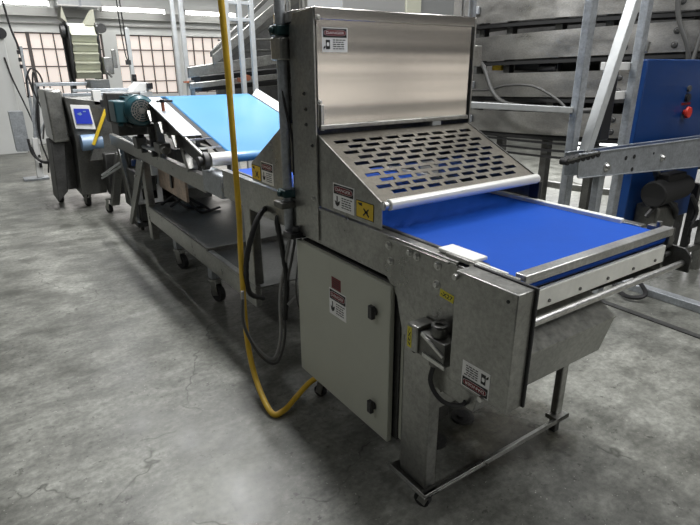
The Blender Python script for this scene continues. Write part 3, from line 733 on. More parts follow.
for pts in ([(1.3, 4.6, 0.85), (1.28, 4.6, 0.6), (1.35, 4.5, 0.47), (1.5, 4.45, 0.46)], [(1.32, 4.4, 0.85), (1.33, 4.42, 0.62), (1.4, 4.3, 0.465), (1.6, 4.35, 0.46)],
            [(1.2, 4.7, 0.47), (1.3, 4.6, 0.56), (1.4, 4.6, 0.52), (1.5, 4.5, 0.46)], [(1.25, 4.6, 0.465), (1.35, 4.5, 0.55), (1.45, 4.45, 0.5), (1.5, 4.3, 0.46)]):
    m.tube(pts, 0.011, 8)
tag(m.build('cable_coil', 'black_rubber'), 'tangle of black cables lying on the lower shelf under the blue incline', 'cables')

# ------------------------------------------------------------------ cables between the machines
def cable(pts, r, mt_, lab, name='cable', corr=0.0, grp=None):
    m = MB(); m.tube(pts, r, 10, 8, corr=corr); return tag(m.build(name, mt_), lab, 'cable', grp)
cable([(1.16, 2.42, 0.93), (1.09, 2.38, 0.92), (1.03, 2.36, 0.84), (0.98, 2.36, 0.68), (1.0, 2.4, 0.5), (1.1, 2.45, 0.42)], 0.014, 'black_rubber', 'thick black hose arching left just behind the yellow hose', 'corrugated_hose', 0.06)
cable([(1.18, 2.30, 0.93), (1.12, 2.27, 0.90), (1.14, 2.27, 0.74), (1.155, 2.27, 0.55), (1.14, 2.28, 0.35)], 0.014, 'black_rubber', 'thick black hose hanging straight down left of the control cabinet', 'corrugated_hose', 0.06)
cable([(1.20, 2.25, 0.9), (1.16, 2.25, 0.75), (1.13, 2.3, 0.5), (1.118, 2.3, 0.25), (1.07, 2.3, 0.13), (0.99, 2.3, 0.2), (0.92, 2.3, 0.36), (0.93, 2.32, 0.55)], 0.009, 'cable_clear', 'clear plastic tube hanging in a deep loop left of the cabinet')
cable([(1.21, 2.23, 0.9), (1.175, 2.23, 0.72), (1.145, 2.28, 0.48), (1.132, 2.28, 0.24), (1.07, 2.27, 0.115), (0.98, 2.27, 0.19), (0.905, 2.27, 0.38), (0.915, 2.29, 0.52)], 0.007, 'cable_grey', 'grey cable following the clear tube in its loop')
cable([(1.22, 2.2, 0.86), (1.19, 2.2, 0.7), (1.17, 2.2, 0.55), (1.19, 2.2, 0.42), (1.25, 2.15, 0.36)], 0.004, 'cable_grey', 'thin grey wire curving beside the left edge of the cabinet')
cable([(1.35, 2.2, 0.62), (1.24, 2.22, 0.54), (1.15, 2.26, 0.44)], 0.008, 'cable_clear', 'short clear tube slanting down to the cable loop')
cable([(0.98, 2.435, 2.6), (0.975, 2.44, 2.1), (0.98, 2.42, 1.87), (0.985, 2.42, 1.63), (0.99, 2.43, 1.45), (0.99, 2.43, 1.22), (0.985, 2.42, 0.9), (0.97, 2.40, 0.7), (0.95, 2.36, 0.3), (0.93, 2.24, 0.10), (0.905, 2.02, 0.022), (0.96, 1.99, 0.022), (1.05, 2.02, 0.05), (1.12, 2.0, 0.12), (1.18, 1.95, 0.18)],
      0.0145, 'hose_yellow', 'yellow air hose hanging from above and curling under the grey cabinet', 'air_hose')

# ------------------------------------------------------------------ FAR LINE: feeder machine with screen, elevator
fd = thing('feeder_machine', 'far stainless feeder machine with small blue screen and yellow slanted guard edge', 'machine', (1.05, 7.3, 0))
MB().box(0.685, 0.86, 7.0, 7.7, 0.80, 1.37).build('side_cabinet', 'stainless', fd, 0.02)
m = MB(); m.prism([(x, 7.05, z) for x, z in ((0.66, 0.80), (0.80, 0.80), (0.74, 0.22), (0.62, 0.10))], (0, 0.5, 0)); m.build('cabinet_leg', 'dark_steel', fd, 0.01)
m = MB(); m.prism([(x, 6.9, z) for x, z in ((0.86, 1.30), (1.26, 1.24), (1.24, 0.60), (1.14, 0.18), (0.86, 0.18), (0.90, 0.8))], (0, 0.9, 0)); m.build('body', 'stainless_dark', fd, 0.01)
sc_ = MB(); sc_.prism([(0.915, 6.86, 0.955), (1.125, 6.84, 0.935), (1.10, 6.87, 1.20), (0.905, 6.89, 1.215)], (0, 0.03, 0)); sc_ = sc_.build('control_panel', 'white_paint', fd, 0.004)
MB().prism([(0.935, 6.851, 1.010), (1.100, 6.834, 1.000), (1.085, 6.858, 1.165), (0.93, 6.872, 1.175)], (0, -0.004, 0)).build('screen', 'screen_blue', sc_)
m = MB(); m.bar((0.955, 6.86, 1.03), (1.05, 6.85, 1.025), 0.003, 0.014); m.bar((0.955, 6.86, 1.10), (1.0, 6.853, 1.12), 0.003, 0.03); m.bar((1.02, 6.85, 1.14), (1.05, 6.846, 1.14), 0.003, 0.012)
m.build('screen_markings', 'pale_blue', sc_)
m = MB(); m.cyl((0.94, 6.8, 0.80), (1.16, 6.8, 0.80), 0.09, 24); m.build('blue_roller', 'pale_blue', fd)
m = MB(); m.bar((1.235, 6.70, 1.16), (1.045, 6.70, 0.78), 0.03, 0.05, up=(0, 1, 0))
plabel(m.build('guard_edge', 'yellow_label', fd, 0.004), 'yellow slanted guard edge')
m = MB(); m.prism([(x, 6.74, z) for x, z in ((1.25, 1.20), (1.44, 1.20), (1.30, 0.60), (0.99, 0.60))], (0, 0.12, 0)); m.build('slanted_cover', 'stainless', fd, 0.006)
m = MB(); m.box(0.76, 0.90, 7.25, 7.6, 0.2, 0.8); m.build('lower_case', 'dark_steel', fd, 0.01)
m = MB(); m.box(1.13, 1.36, 6.62, 6.8, 0.2, 0.68); m.build('lower_case', 'dark_steel', fd, 0.01)
m = MB(); m.prism([(x, 6.5, z) for x, z in ((1.24, 0.70), (1.31, 0.66), (1.19, 0.10), (1.10, 0.10))], (0, 0.1, 0)); m.build('front_leg', 'stainless', fd, 0.006)
m = MB(); m.bar((1.02, 6.3, 0.50), (1.20, 6.1, 0.66), 0.03, 0.02); m.bar((1.02, 6.34, 0.46), (1.22, 6.12, 0.62), 0.02, 0.02); build_split(m, 'tie_bar', 'galvanised_light', fd)
m = MB(); m.prism([(x, 7.3, z) for x, z in ((0.76, 0.75), (0.83, 0.75), (0.78, 0.28), (0.70, 0.28))], (0, 0.05, 0)); m.build('flap', 'galvanised', fd, 0.004)
for x, y in ((0.70, 7.5), (0.95, 7.1), (1.10, 6.6), (1.0, 7.6)):
    caster(fd, x, y, 0.17, 0.05, 0.04, yaw=0.3)
m = MB(); m.box(0.86, 1.7, 6.95, 7.0, 1.30, 1.335); m.box(1.0, 1.9, 7.2, 7.28, 1.335, 1.37); m.box(0.66, 1.3, 7.5, 7.6, 1.40, 1.44); build_split(m, 'top_beam', 'galvanised', fd, 0.004)
m = MB(); m.box(0.95, 1.2, 6.96, 7.06, 1.24, 1.285); m.box(1.16, 1.25, 6.9, 7.0, 1.20, 1.36); m.build('cover_strip', 'white_paint', fd, 0.004)
m = MB(); m.box(1.28, 1.86, 7.0, 7.7, 1.02, 1.33); m.build('hopper_side', 'galvanised_light', fd, 0.01)
m = MB(); m.prism([(x, 7.02, z) for x, z in ((1.6, 1.33), (1.82, 1.33), (1.86, 1.43), (1.72, 1.44))], (0, 0.3, 0)); m.build('hopper_lip', 'white_paint', fd, 0.01)
m = MB(); m.box(1.79, 1.86, 6.96, 7.0, 1.36, 1.43); m.build('sensor_box', 'black_plastic', fd, 0.005)
m = MB(); m.box(1.22, 1.44, 7.3, 7.6, 1.37, 1.47); m.build('drive_cover', 'stainless_dark', fd, 0.005)
for pts in ([(1.25, 6.4, 0.75), (1.30, 6.2, 0.45), (1.22, 6.1, 0.3), (1.3, 6.0, 0.12)], [(1.3, 6.5, 0.7), (1.36, 6.2, 0.4), (1.33, 6.05, 0.2), (1.22, 6.0, 0.08)]):
    m = MB(); m.tube(pts, 0.012, 8); m.build('drive_cable', 'black_rubber', fd)

# transfer cart in the dark between feeder and inclined conveyor
tr = thing('transfer_unit', 'dark drive unit with slanted steel plates between the feeder and the blue incline', 'machine', (1.35, 5.75, 0))
m = MB(); m.box(1.20, 1.55, 5.55, 5.95, 0.42, 0.62); m.build('drive_body', 'dark_steel', tr, 0.01)
m = MB(); m.box(1.19, 1.44, 5.53, 5.56, 0.30, 0.34); m.box(1.19, 1.24, 5.53, 5.56, 0.34, 0.60); m.box(1.39, 1.44, 5.53, 5.56, 0.34, 0.60); m.build('drive_bracket', 'white_paint', tr, 0.003)
m = MB(); m.prism([(1.175, y, z) for y, z in ((6.1, 0.90), (6.2, 0.90), (5.72, 0.08), (5.62, 0.08))], (0.05, 0, 0)); m.build('slanted_plate', 'stainless', tr, 0.004)
m = MB(); m.box(1.3, 1.34, 5.7, 5.9, 0.62, 0.92); m.build('mount_post', 'stainless_dark', tr, 0.003)
m = MB(); m.box(1.56, 1.90, 5.35, 6.5, 0.08, 0.84); m.build('back_panel', 'dark_steel', tr, 0.008)
m = MB(); m.box(1.24, 1.54, 5.96, 6.4, 0.14, 0.80); m.build('side_case', 'stainless_dark', tr, 0.01)
m = MB(); m.box(1.22, 1.50, 5.60, 5.95, 0.10, 0.36); m.build('lower_case', 'dark_steel', tr, 0.01)
for k in range(4):
    m = MB(); m.tube([(1.22 + 0.07 * k, 5.54, 0.86), (1.20 + 0.08 * k, 5.48, 0.72 - 0.03 * k), (1.26 + 0.06 * k, 5.47, 0.6), (1.24 + 0.07 * k, 5.50, 0.50)], 0.010, 8); m.build('drive_hose', 'black_rubber' if k % 2 else 'cable_grey', tr)
for x, z in ((1.23, 0.48), (1.30, 0.56), (1.46, 0.50)):
    m = MB(); m.cyl((x, 5.55, z), (x, 5.51, z), 0.025, 14); m.build('fitting', 'stainless', tr, 0.003)
m = MB(); m.box(1.17, 1.40, 5.58, 5.92, 0.05, 0.09); m.cyl((1.22, 5.65, 0.0), (1.22, 5.65, 0.42), 0.016, 12); m.cyl((1.5, 5.9, 0.0), (1.5, 5.9, 0.42), 0.016, 12); build_split(m, 'foot_frame', 'dark_steel', tr)
m = MB(); m.box(1.30, 1.40, 5.30, 5.34, 0.62, 0.80); plabel(m.build('paper_tag', 'label_white', tr), 'white tag')
m = MB(); m.cyl((1.2, 5.5, 0.70), (1.2, 5.5, 0.76), 0.03, 14); m.build('blue_cap', 'blue_paint', tr)

# flighted elevator
el = thing('flighted_elevator', 'tall cream flighted belt elevator in front of the far windows', 'conveyor', (1.36, 8.6, 0))
m = MB()
zt, zb = 2.16, 1.46
prof = []
N = 5
pts2 = []
ys = 8.3
for k in range(N):
    za = zt - 0.12 - (zt - 0.12 - zb) * k / N; zc = zt - 0.12 - (zt - 0.12 - zb) * (k + 1) / N
    pts2 += [(ys + 0.02 * k, za), (ys - 0.08 + 0.02 * k, za - 0.03), (ys - 0.05 + 0.02 * k, za - 0.05), (ys + 0.02 * k, zc + 0.005)]
poly = [(8.55, zt - 0.02), (8.42, zt), (8.33, zt - 0.04)] + pts2 + [(8.75, zb)]
m.prism([(1.245, y, z) for y, z in poly], (0.31, 0, 0)); m.build('flighted_belt', 'cream_belt', el, 0.0, 30)
for x in (1.215, 1.565):
    m = MB(); m.prism([(x, y, z) for y, z in ((8.26, 2.12), (8.4, 2.2), (8.62, 2.2), (8.95, 1.2), (8.55, 1.2), (8.28, 1.8))], (0.022, 0, 0)); m.build('side_plate', 'dark_steel', el)
m = MB(); m.prism([(x, 8.35, z) for x, z in ((1.17, 2.22), (1.20, 2.36), (1.24, 2.16))], (0, 0.3, 0)); m.prism([(x, 8.35, z) for x, z in ((1.44, 2.14), (1.58, 2.34), (1.58, 2.14))], (0, 0.3, 0)); build_split(m, 'top_deflector', 'cream_paint', el)
m = MB(); m.cyl((1.15, 8.42, 2.06), (1.20, 8.42, 2.06), 0.085, 20); m.cyl((1.66, 8.40, 2.11), (1.66, 8.50, 2.11), 0.06, 20); build_split(m, 'pulley', 'dark_steel', el)
m = MB(); m.box(1.58, 1.70, 8.2, 8.45, 1.52, 1.74); m.box(1.70, 1.76, 8.22, 8.25, 1.60, 1.84); m.bar((1.60, 8.2, 1.56), (1.66, 8.2, 1.48), 0.03, 0.03); m.build('gearbox', 'stainless', el, 0.01)
m = MB()
for x in (1.2, 1.53): m.box(x - 0.025, x + 0.025, 8.55, 8.6, 0, 2.16)
for z in (0.4, 1.1): m.box(1.2, 1.53, 8.56, 8.59, z, z + 0.05)
m.build('support_frame', 'dark_steel', el)

# slim white stand and its grey box, cable bundle, at the far left
st = thing('white_stand', 'slim white floor stand with black cable loop at the far left', 'stand', (0.62, 9.4, 0))
m = MB(); m.prism([(x, 9.36, z) for x, z in ((0.60, 0.03), (0.70, 0.03), (0.72, 0.62), (0.64, 0.62))], (0, 0.1, 0)); m.build('column', 'white_paint', st, 0.008)
m = MB(); m.box(0.42, 0.76, 9.3, 9.55, 0, 0.03); m.build('foot_plate', 'galvanised', st, 0.004)
m = MB(); m.box(0.66, 0.70, 9.34, 9.36, 0.18, 0.25); m.box(0.67, 0.70, 9.34, 9.36, 0.34, 0.37); m.build('socket', 'black_plastic', st)
m = MB(); m.prism([(x, 9.4, z) for x, z in ((0.66, 0.6), (0.76, 0.6), (0.86, 1.35), (0.80, 1.4))], (0, 0.05, 0)); m.bar((0.72, 9.38, 0.62), (0.95, 9.38, 1.0), 0.03, 0.03); m.bar((0.70, 9.42, 0.62), (0.74, 9.42, 1.9), 0.03, 0.035); m.build('arm', 'galvanised', st, 0.004)
for i, pts in enumerate(([(0.58, 9.3, 0.62), (0.60, 9.28, 0.40), (0.72, 9.25, 0.28), (0.90, 9.2, 0.30), (0.98, 9.2, 0.4)], [(0.60, 9.3, 0.5), (0.64, 9.28, 0.34), (0.74, 9.25, 0.26), (0.9, 9.22, 0.27)],
            [(0.74, 9.34, 0.65), (0.76, 9.32, 0.95), (0.85, 9.3, 1.35), (0.82, 9.3, 1.55), (0.78, 9.3, 1.3), (0.84, 9.3, 1.05)],
            [(0.70, 9.34, 1.2), (0.72, 9.3, 1.45), (0.80, 9.3, 1.6), (0.90, 9.3, 1.5), (0.92, 9.3, 1.2), (0.88, 9.3, 0.95)],
            [(0.78, 9.34, 0.6), (0.83, 9.32, 0.8), (0.90, 9.3, 0.9)], [(0.76, 9.3, 0.1), (0.78, 9.26, 0.3), (0.74, 9.26, 0.6), (0.80, 9.3, 1.1)])):
    m = MB(); m.tube(pts, 0.018 if i < 2 else 0.012, 8); m.build('stand_cable', 'black_rubber' if i != 4 else 'cable_grey', st)
m = MB(); m.box(0.42, 0.60, 9.5, 9.8, 0.42, 1.0)
gb = m.build('grey_box', 'galvanised'); 
tag(gb, 'narrow grey metal box mounted against the big white enclosure at far left', 'box')

# big white enclosure, left picture edge
we = thing('white_enclosure', 'tall plain white enclosure at the left edge of the photo', 'enclosure', (-1.1, 12.9, 0))
MB().box(-3.0, 0.74, 12.6, 13.5, 0.0, 2.30).build('enclosure_body', 'wall_white', we, 0.01)
m = MB(); m.cyl((0.70, 12.55, 2.22), (0.70, 12.60, 2.22), 0.10, 16); m.box(0.58, 0.70, 12.52, 12.6, 2.15, 2.30); m.build('valve', 'black_plastic', we, 0.004)
m = MB(); m.tube([(0.68, 12.57, 1.8), (0.74, 12.56, 1.4), (0.86, 12.5, 0.9), (0.95, 12.4, 0.45)], 0.014, 8); m.build('drop_cable', 'black_rubber', we)
dc = MB(); dc.tube([(0.82, 12.3, 2.75), (0.86, 12.3, 2.3), (0.92, 12.3, 2.0), (0.98, 12.3, 1.5), (1.02, 12.3, 1.1), (0.98, 12.3, 0.6)], 0.018, 8); dc.build('drop_cable', 'black_rubber', we)
m = MB()
for z in (1.85, 1.72, 1.6): m.box(0.88, 0.96, 12.24, 12.30, z, z + 0.07)
build_split(m, 'cable_clip', 'black_plastic', we, 0.006)

# posts in the mid distance
def tall_post(name, x, y, w, z1, lab, mt_='galvanised_light', grp=None):
    t = thing(name, lab, 'post', (x, y, 0), grp)
    MB().box(x - w / 2, x + w / 2, y - w / 2, y + w / 2, 0.01, z1).build('post_tube', mt_, t, 0.006)
    MB().box(x - w, x + w, y - w, y + w, 0, 0.012).build('foot_plate', 'galvanised', t, 0.002)
    return t
t = tall_post('white_post', 1.885, 8.0, 0.055, 2.10, 'white square post right of the cream elevator')
m = MB(); m.box(1.86, 1.915, 7.92, 7.97, 1.42, 1.52); m.cyl((1.888, 7.92, 1.46), (1.888, 7.89, 1.46), 0.018, 10); m.build('black_valve', 'black_plastic', t, 0.006)
m = MB(); m.tube([(1.80, 7.95, 2.9), (1.80, 7.95, 2.2), (1.815, 7.95, 1.8), (1.84, 7.95, 1.68)], 0.008, 8); m.tube([(1.83, 7.95, 2.9), (1.84, 7.95, 2.2), (1.85, 7.95, 1.68)], 0.008, 8); m.box(1.81, 1.87, 7.93, 7.98, 1.64, 1.70); m.build('post_cable', 'black_rubber', t)
tall_post('steel_post', 2.27, 7.2, 0.05, 2.7, 'slim pale steel post, leftmost of the pair left of the yellow hose')
t = tall_post('steel_post', 2.345, 7.1, 0.055, 2.7, 'slim pale steel post with copper-coloured fittings, nearer the yellow hose')
m = MB(); m.cyl((2.36, 7.06, 1.43), (2.36, 7.0, 1.43), 0.02, 10); m.box(2.27, 2.36, 7.03, 7.07, 1.42, 1.44); m.build('pipe_fitting', 'red_brown', t)

# ladder-like pale frame behind the blue incline
lf = thing('pale_frame', 'pale ladder-like steel frame rising right of the yellow hose', 'frame', (2.18, 5.0, 0))
for x in (2.19, 2.31):
    MB().box(x - 0.022, x + 0.022, 4.98, 5.02, 0, 2.6).build('upright', 'galvanised_light', lf, 0.004)
MB().box(2.06, 2.33, 4.985, 5.01, 2.00, 2.03).build('rung', 'galvanised_light', lf, 0.003)
MB().box(2.06, 2.33, 4.985, 5.01, 2.14, 2.17).build('rung', 'galvanised_light', lf, 0.003)
MB().box(2.19, 2.31, 4.985, 5.01, 0.9, 0.93).build('rung', 'galvanised_light', lf, 0.003)
MB().box(2.04, 2.085, 4.98, 5.02, 0, 2.6).build('upright', 'galvanised_light', lf, 0.004)

# ------------------------------------------------------------------ SPIRAL TOWER
sp = thing('spiral_tower', 'huge round steel spiral conveyor tower with curved bands filling the right background', 'conveyor', (8.2, 3.9, 0))
CX, CY, RR = 8.2, 3.9, 3.6
A0, A1, NA = math.radians(150), math.radians(262), 72
def band(z_at, h, r, th, name, mt_, a0=A0, a1=A1, lip=True):
    m = MB(); n = NA; vs = []
    slope = 0.055 / (a1 - a0) * 0.0
    for i in range(n + 1):
        a = a0 + (a1 - a0) * i / n; z = z_at(a)
        for rr, zz in ((r, z), (r, z + h), (r + th, z + h), (r + th, z)):
            vs.append((CX + rr * math.cos(a), CY + rr * math.sin(a), zz))
    fs = []
    for i in range(n):
        for j in range(4): fs.append((i * 4 + j, i * 4 + (j + 1) % 4, (i + 1) * 4 + (j + 1) % 4, (i + 1) * 4 + j))
    fs += [(0, 1, 2, 3), (n * 4 + 3, n * 4 + 2, n * 4 + 1, n * 4)]
    m.add(vs, fs); return m.build(name, mt_, sp)
hz = lambda a: (a - math.radians(175)) * 0.10
for z0, h in ((2.025, 0.42), (1.655, 0.237), (1.295, 0.23), (0.935, 0.215)):
    band(lambda a, z0=z0: z0 + hz(a) * (1 if z0 < 1.9 else 0), h, RR - 0.004, 0.004, 'tier_band', 'tower_steel')
    band(lambda a, z0=z0: z0 + hz(a) * (1 if z0 < 1.9 else 0) - 0.05, 0.03, RR - 0.12, 0.12, 'tier_rail', 'black_gap')
    band(lambda a, z0=z0: z0 + hz(a) * (1 if z0 < 1.9 else 0) - 0.02, 0.012, RR - 0.75, 0.72, 'tier_belt', 'dark_steel')
for z0 in (0.86, 0.79, 0.725):
    band(lambda a, z0=z0: z0 + hz(a) * 0.5, 0.02, RR - 0.02, 0.02, 'tier_rail', 'black_gap')
m = MB(); seg = 40
vs = []
for i in range(seg + 1):
    a = math.radians(140) + math.radians(140) * i / seg
    for rr, zz in ((2.7, 0.95), (2.7, 3.2), (2.72, 3.2), (2.72, 0.95)): vs.append((CX + rr * math.cos(a), CY + rr * math.sin(a), zz))
fs = [(i * 4 + j, i * 4 + (j + 1) % 4, (i + 1) * 4 + (j + 1) % 4, (i + 1) * 4 + j) for i in range(seg) for j in range(4)] + [(0, 1, 2, 3), (seg * 4 + 3, seg * 4 + 2, seg * 4 + 1, seg * 4)]
m.add(vs, fs); m.build('inner_drum', 'dark_steel', sp)
for deg in (173, 179.5, 188.5, 196, 207, 219, 232):
    a = math.radians(deg); x = CX + (RR - 0.10) * math.cos(a); y = CY + (RR - 0.10) * math.sin(a)
    MB().box(x - 0.04, x + 0.04, y - 0.04, y + 0.04, 0, 3.0).build('tower_leg', 'stainless_dark', sp, 0.006)
m = MB()
for deg in (176, 184, 192, 201):
    a = math.radians(deg); a2 = math.radians(deg + 7.5)
    m.bar((CX + 3.46 * math.cos(a), CY + 3.46 * math.sin(a), 0.45), (CX + 3.46 * math.cos(a2), CY + 3.46 * math.sin(a2), 0.45), 0.05, 0.06)
m.build('cross_tie', 'stainless', sp)
m = MB(); m.cyl((CX, CY, 0), (CX, CY, 0.5), 1.3, 48); m.build('base_drum', 'white_paint', sp, 0.01)
# bolt tabs at the seams
for zc in (2.15, 1.77, 1.41, 1.05):
    for deg in (172.8, 198.5, 204.5):
        a = math.radians(deg); n_ = Vector((math.cos(a), math.sin(a), 0))
        z = zc + hz(a) * (1 if zc < 1.9 else 0)
        m = MB(); p = Vector((CX, CY, 0)) + n_ * RR
        if deg < 180:
            t_ = Vector((-n_.y, n_.x, 0)); m.bar(p + Vector((0, 0, z - 0.035)) + n_ * 0.02, p + Vector((0, 0, z + 0.045)) + n_ * 0.02, 0.09, 0.03, up=n_); m.build('seam_tab', 'galvanised', sp, 0.006)
        else:
            for dz in (-0.06, 0.05): bolt(m, p + Vector((0, 0, z + dz)), n_, 0.022, 0.012)
            m.build('seam_bolt', 'dark_steel', sp)
for pts, r in (([(4.50, 4.25, 1.70), (4.45, 4.05, 1.60), (4.43, 3.9, 1.38), (4.42, 3.72, 1.26), (4.42, 3.4, 1.23), (4.5, 3.0, 1.22), (4.6, 2.7, 1.24)], 0.022),
               ([(4.55, 4.3, 1.36), (4.50, 4.0, 1.37), (4.48, 3.75, 1.42), (4.50, 3.45, 1.42), (4.52, 3.2, 1.32), (4.55, 3.05, 1.2)], 0.013),
               ([(4.85, 2.45, 2.4), (4.87, 2.4, 2.0), (4.92, 2.3, 1.75), (4.96, 2.28, 1.6)], 0.02), ([(4.95, 2.25, 2.4), (4.98, 2.24, 1.95), (4.94, 2.25, 1.6)], 0.016)):
    m = MB(); m.tube(pts, r, 10); m.build('conduit', 'cable_grey', sp)
m = MB(); m.box(4.66, 4.72, 4.0, 4.12, 1.56, 1.64); plabel(m.build('yellow_switch', 'yellow_label', sp, 0.004), 'small yellow switch box between two bands')
m = MB(); m.box(4.75, 4.9, 3.5, 3.9, 1.56, 1.66); m.cyl((4.72, 3.55, 1.58), (4.72, 3.35, 1.58), 0.05, 14); m.build('tower_motor', 'black_plastic', sp, 0.01)

# infeed conveyors curving to the tower seen above the blue incline
inf = thing('overhead_infeed', 'dim steel infeed beams sloping up to the right above the sky-blue incline', 'conveyor', (2.6, 5.6, 0))
def ibeam(p0, p1, h, mt_, th=0.04, name='infeed_beam'):
    m = MB(); p0 = Vector(p0); p1 = Vector(p1)
    m.prism([p0, p1, p1 + Vector((0, 0, h)), p0 + Vector((0, 0, h))], (0, th, 0)); return m.build(name, mt_, inf, 0.004)
ibeam((1.83, 5.5, 1.505), (3.3, 5.5, 1.70), 0.10, 'stainless')
ibeam((1.83, 5.5, 1.40), (3.3, 5.5, 1.52), 0.055, 'stainless')
ibeam((2.02, 5.9, 1.36), (3.5, 5.9, 1.42), 0.03, 'stainless_dark')
ibeam((1.98, 5.6, 1.455), (3.3, 5.6, 1.56), 0.06, 'black_gap', 0.3, 'infeed_bed')
ibeam((1.98, 5.6, 1.37), (3.3, 5.6, 1.44), 0.05, 'black_gap', 0.3, 'infeed_bed')
ibeam((2.08, 5.45, 1.62), (3.2, 5.45, 2.42), 0.10, 'stainless')
ibeam((2.08, 5.50, 1.70), (3.1, 5.5, 2.55), 0.05, 'stainless_dark')
ibeam((2.15, 5.6, 1.58), (3.2, 5.6, 2.30), 0.09, 'stainless_dark')
ibeam((2.25, 5.7, 1.86), (3.6, 5.7, 1.90), 0.02, 'stainless')
ibeam((2.25, 5.7, 1.74), (3.6, 5.7, 1.80), 0.025, 'stainless_dark')
MB().box(1.86, 1.90, 5.56, 5.60, 0, 1.48).build('infeed_leg', 'stainless', inf, 0.004)
m = MB(); m.prism([(2.42, 6.3, 1.62), (4.6, 6.3, 3.3), (4.6, 6.3, 1.2), (2.42, 6.3, 1.2)], (0, 0.05, 0)); m.build('infeed_cover', 'dark_steel', inf)
m = MB(); m.box(2.5, 2.54, 6.3, 6.34, 0, 1.3); m.build('infeed_leg', 'stainless', inf)
MB().box(3.2, 3.25, 5.56, 5.60, 0, 2.4).build('infeed_leg', 'stainless', inf, 0.004)
m = MB(); m.cyl((2.4, 5.42, 1.50), (2.4, 5.36, 1.50), 0.03, 12); m.box(2.32, 2.38, 5.4, 5.46, 1.46, 1.50); m.build('pipe_fitting', 'red_brown', inf)

# panels behind the hood
bp_ = thing('back_cabinet', 'grey cabinet with a cream pilaster showing above the steel hood', 'cabinet', (3.6, 4.4, 0))
MB().box(2.80, 3.50, 4.2, 4.8, 0.0, 2.5).build('cabinet_panel', 'beam_grey', bp_, 0.004)
MB().box(3.50, 3.68, 4.18, 4.8, 0.0, 2.5).build('cabinet_pilaster', 'cream_paint', bp_, 0.004)
MB().box(3.68, 4.15, 4.22, 4.8, 0.0, 2.5).build('cabinet_panel', 'wall_grey', bp_, 0.004)

# ------------------------------------------------------------------ galvanised frame on the right
gf = thing('galvanised_frame', 'galvanised square-tube frame with slanting white-grey brace in front of the spiral tower', 'frame', (3.3, 2.1, 0))
m = MB(); m.box(2.895, 2.955, 1.89, 1.94, 0, 2.6); m.build('upright', 'galvanised', gf, 0.006)
m = MB(); m.box(3.465, 3.525, 1.89, 1.94, 0, 2.6); m.build('upright', 'galvanised', gf, 0.006)
m = MB(); m.bar((2.968, 1.85, 1.115), (3.36, 1.85, 2.35), 0.055, 0.06, up=(0, 1, 0)); plabel(m.build('brace', 'galvanised_light', gf, 0.004), 'pale slanting brace')
m = MB(); m.bar((2.20, 2.28, 1.405), (2.90, 1.93, 1.357), 0.03, 0.035); m.build('cross_bar', 'galvanised_light', gf, 0.004)
m = MB(); m.box(2.955, 3.465, 1.895, 1.93, 0.50, 0.55); m.build('cross_bar', 'galvanised', gf, 0.004)
m = MB(); m.box(3.19, 3.52, 1.941, 1.97, 1.575, 1.622); m.box(3.35, 3.52, 1.941, 1.97, 1.40, 1.45); [plabel(q_, 'white bracket rails') for q_ in build_split(m, 'white_bracket', 'white_paint', gf, 0.003)]
m = MB(); m.box(3.25, 3.36, 1.941, 1.99, 1.15, 1.574); m.build('dark_case', 'black_plastic', gf, 0.01)
m = MB(); m.bar((3.515, 1.885, 1.68), (3.53, 1.885, 1.74), 0.02, 0.025); m.build('pipe_clip', 'bright_steel', gf)

# ------------------------------------------------------------------ blue machine at the right edge
bm_ = thing('blue_machine', 'dark blue painted machine cabinet with red stop button at the right edge', 'machine', (4.5, 2.5, 0))
MB().box(3.785, 4.95, 2.0, 2.12, 0.98, 1.642).build('upper_cabinet', 'blue_paint', bm_, 0.008)
MB().box(3.90, 4.95, 2.03, 2.12, 0.40, 0.98).build('lower_cabinet', 'blue_paint', bm_, 0.008)
m = MB(); m.cyl((4.42, 2.0, 1.270), (4.42, 1.975, 1.270), 0.02, 14); m.cyl((4.42, 1.975, 1.270), (4.42, 1.955, 1.270), 0.045, 20, r2=0.040)
plabel(m.build('stop_button', 'button_red', bm_, 0.004), 'red mushroom stop button')
m = MB(); m.cyl((4.42, 2.0, 1.375), (4.42, 1.98, 1.375), 0.030, 16); m.bar((4.42, 1.975, 1.36), (4.42, 1.975, 1.39), 0.012, 0.012); m.build('rotary_switch', 'black_plastic', bm_)
m = MB(); m.cyl((4.42, 2.0, 1.44), (4.42, 1.985, 1.44), 0.022, 16); m.build('push_button', 'cable_grey', bm_)
s = Sheet((4.36, 1.9995, 1.322), (1, 0, 0), UZ); s.rect(0, 0.14, 0, 0.018, 0, 0); s.m.build('button_label', 'label_red', bm_)
m = MB(); m.box(3.92, 3.97, 2.04, 2.09, 0.05, 0.42); m.box(4.85, 4.90, 2.04, 2.09, 0.0, 0.42); build_split(m, 'leg', 'dark_steel', bm_, 0.004)
m = MB(); m.box(3.84, 3.92, 1.2, 2.09, 0.0, 0.055)
plabel(m.build('base_rail', 'galvanised', bm_, 0.004), 'grey rail on the floor')
m = MB(); m.box(3.84, 4.0, 2.02, 2.10, 0.055, 0.1); m.build('base_foot', 'galvanised', bm_, 0.004)
m = MB(); m.box(4.02, 4.32, 1.85, 2.03, 0.42, 0.62); m.build('guard_housing', 'stainless_dark', bm_, 0.02)
m = MB(); m.cyl((3.95, 1.88, 0.72), (4.35, 1.88, 0.74), 0.095, 24); m.cyl((4.35, 1.88, 0.74), (4.42, 1.88, 0.745), 0.075, 20); m.box(4.05, 4.3, 1.83, 1.93, 0.79, 0.86)
plabel(m.build('gear_motor', 'black_gap', bm_, 0.01), 'black gear motor under the small conveyor')
m = MB(); m.tube([(3.95, 1.95, 0.12), (3.75, 1.7, 0.06), (3.65, 1.75, 0.03), (3.72, 1.9, 0.03), (3.9, 2.05, 0.05)], 0.016, 8); m.build('floor_cable', 'black_rubber', bm_)
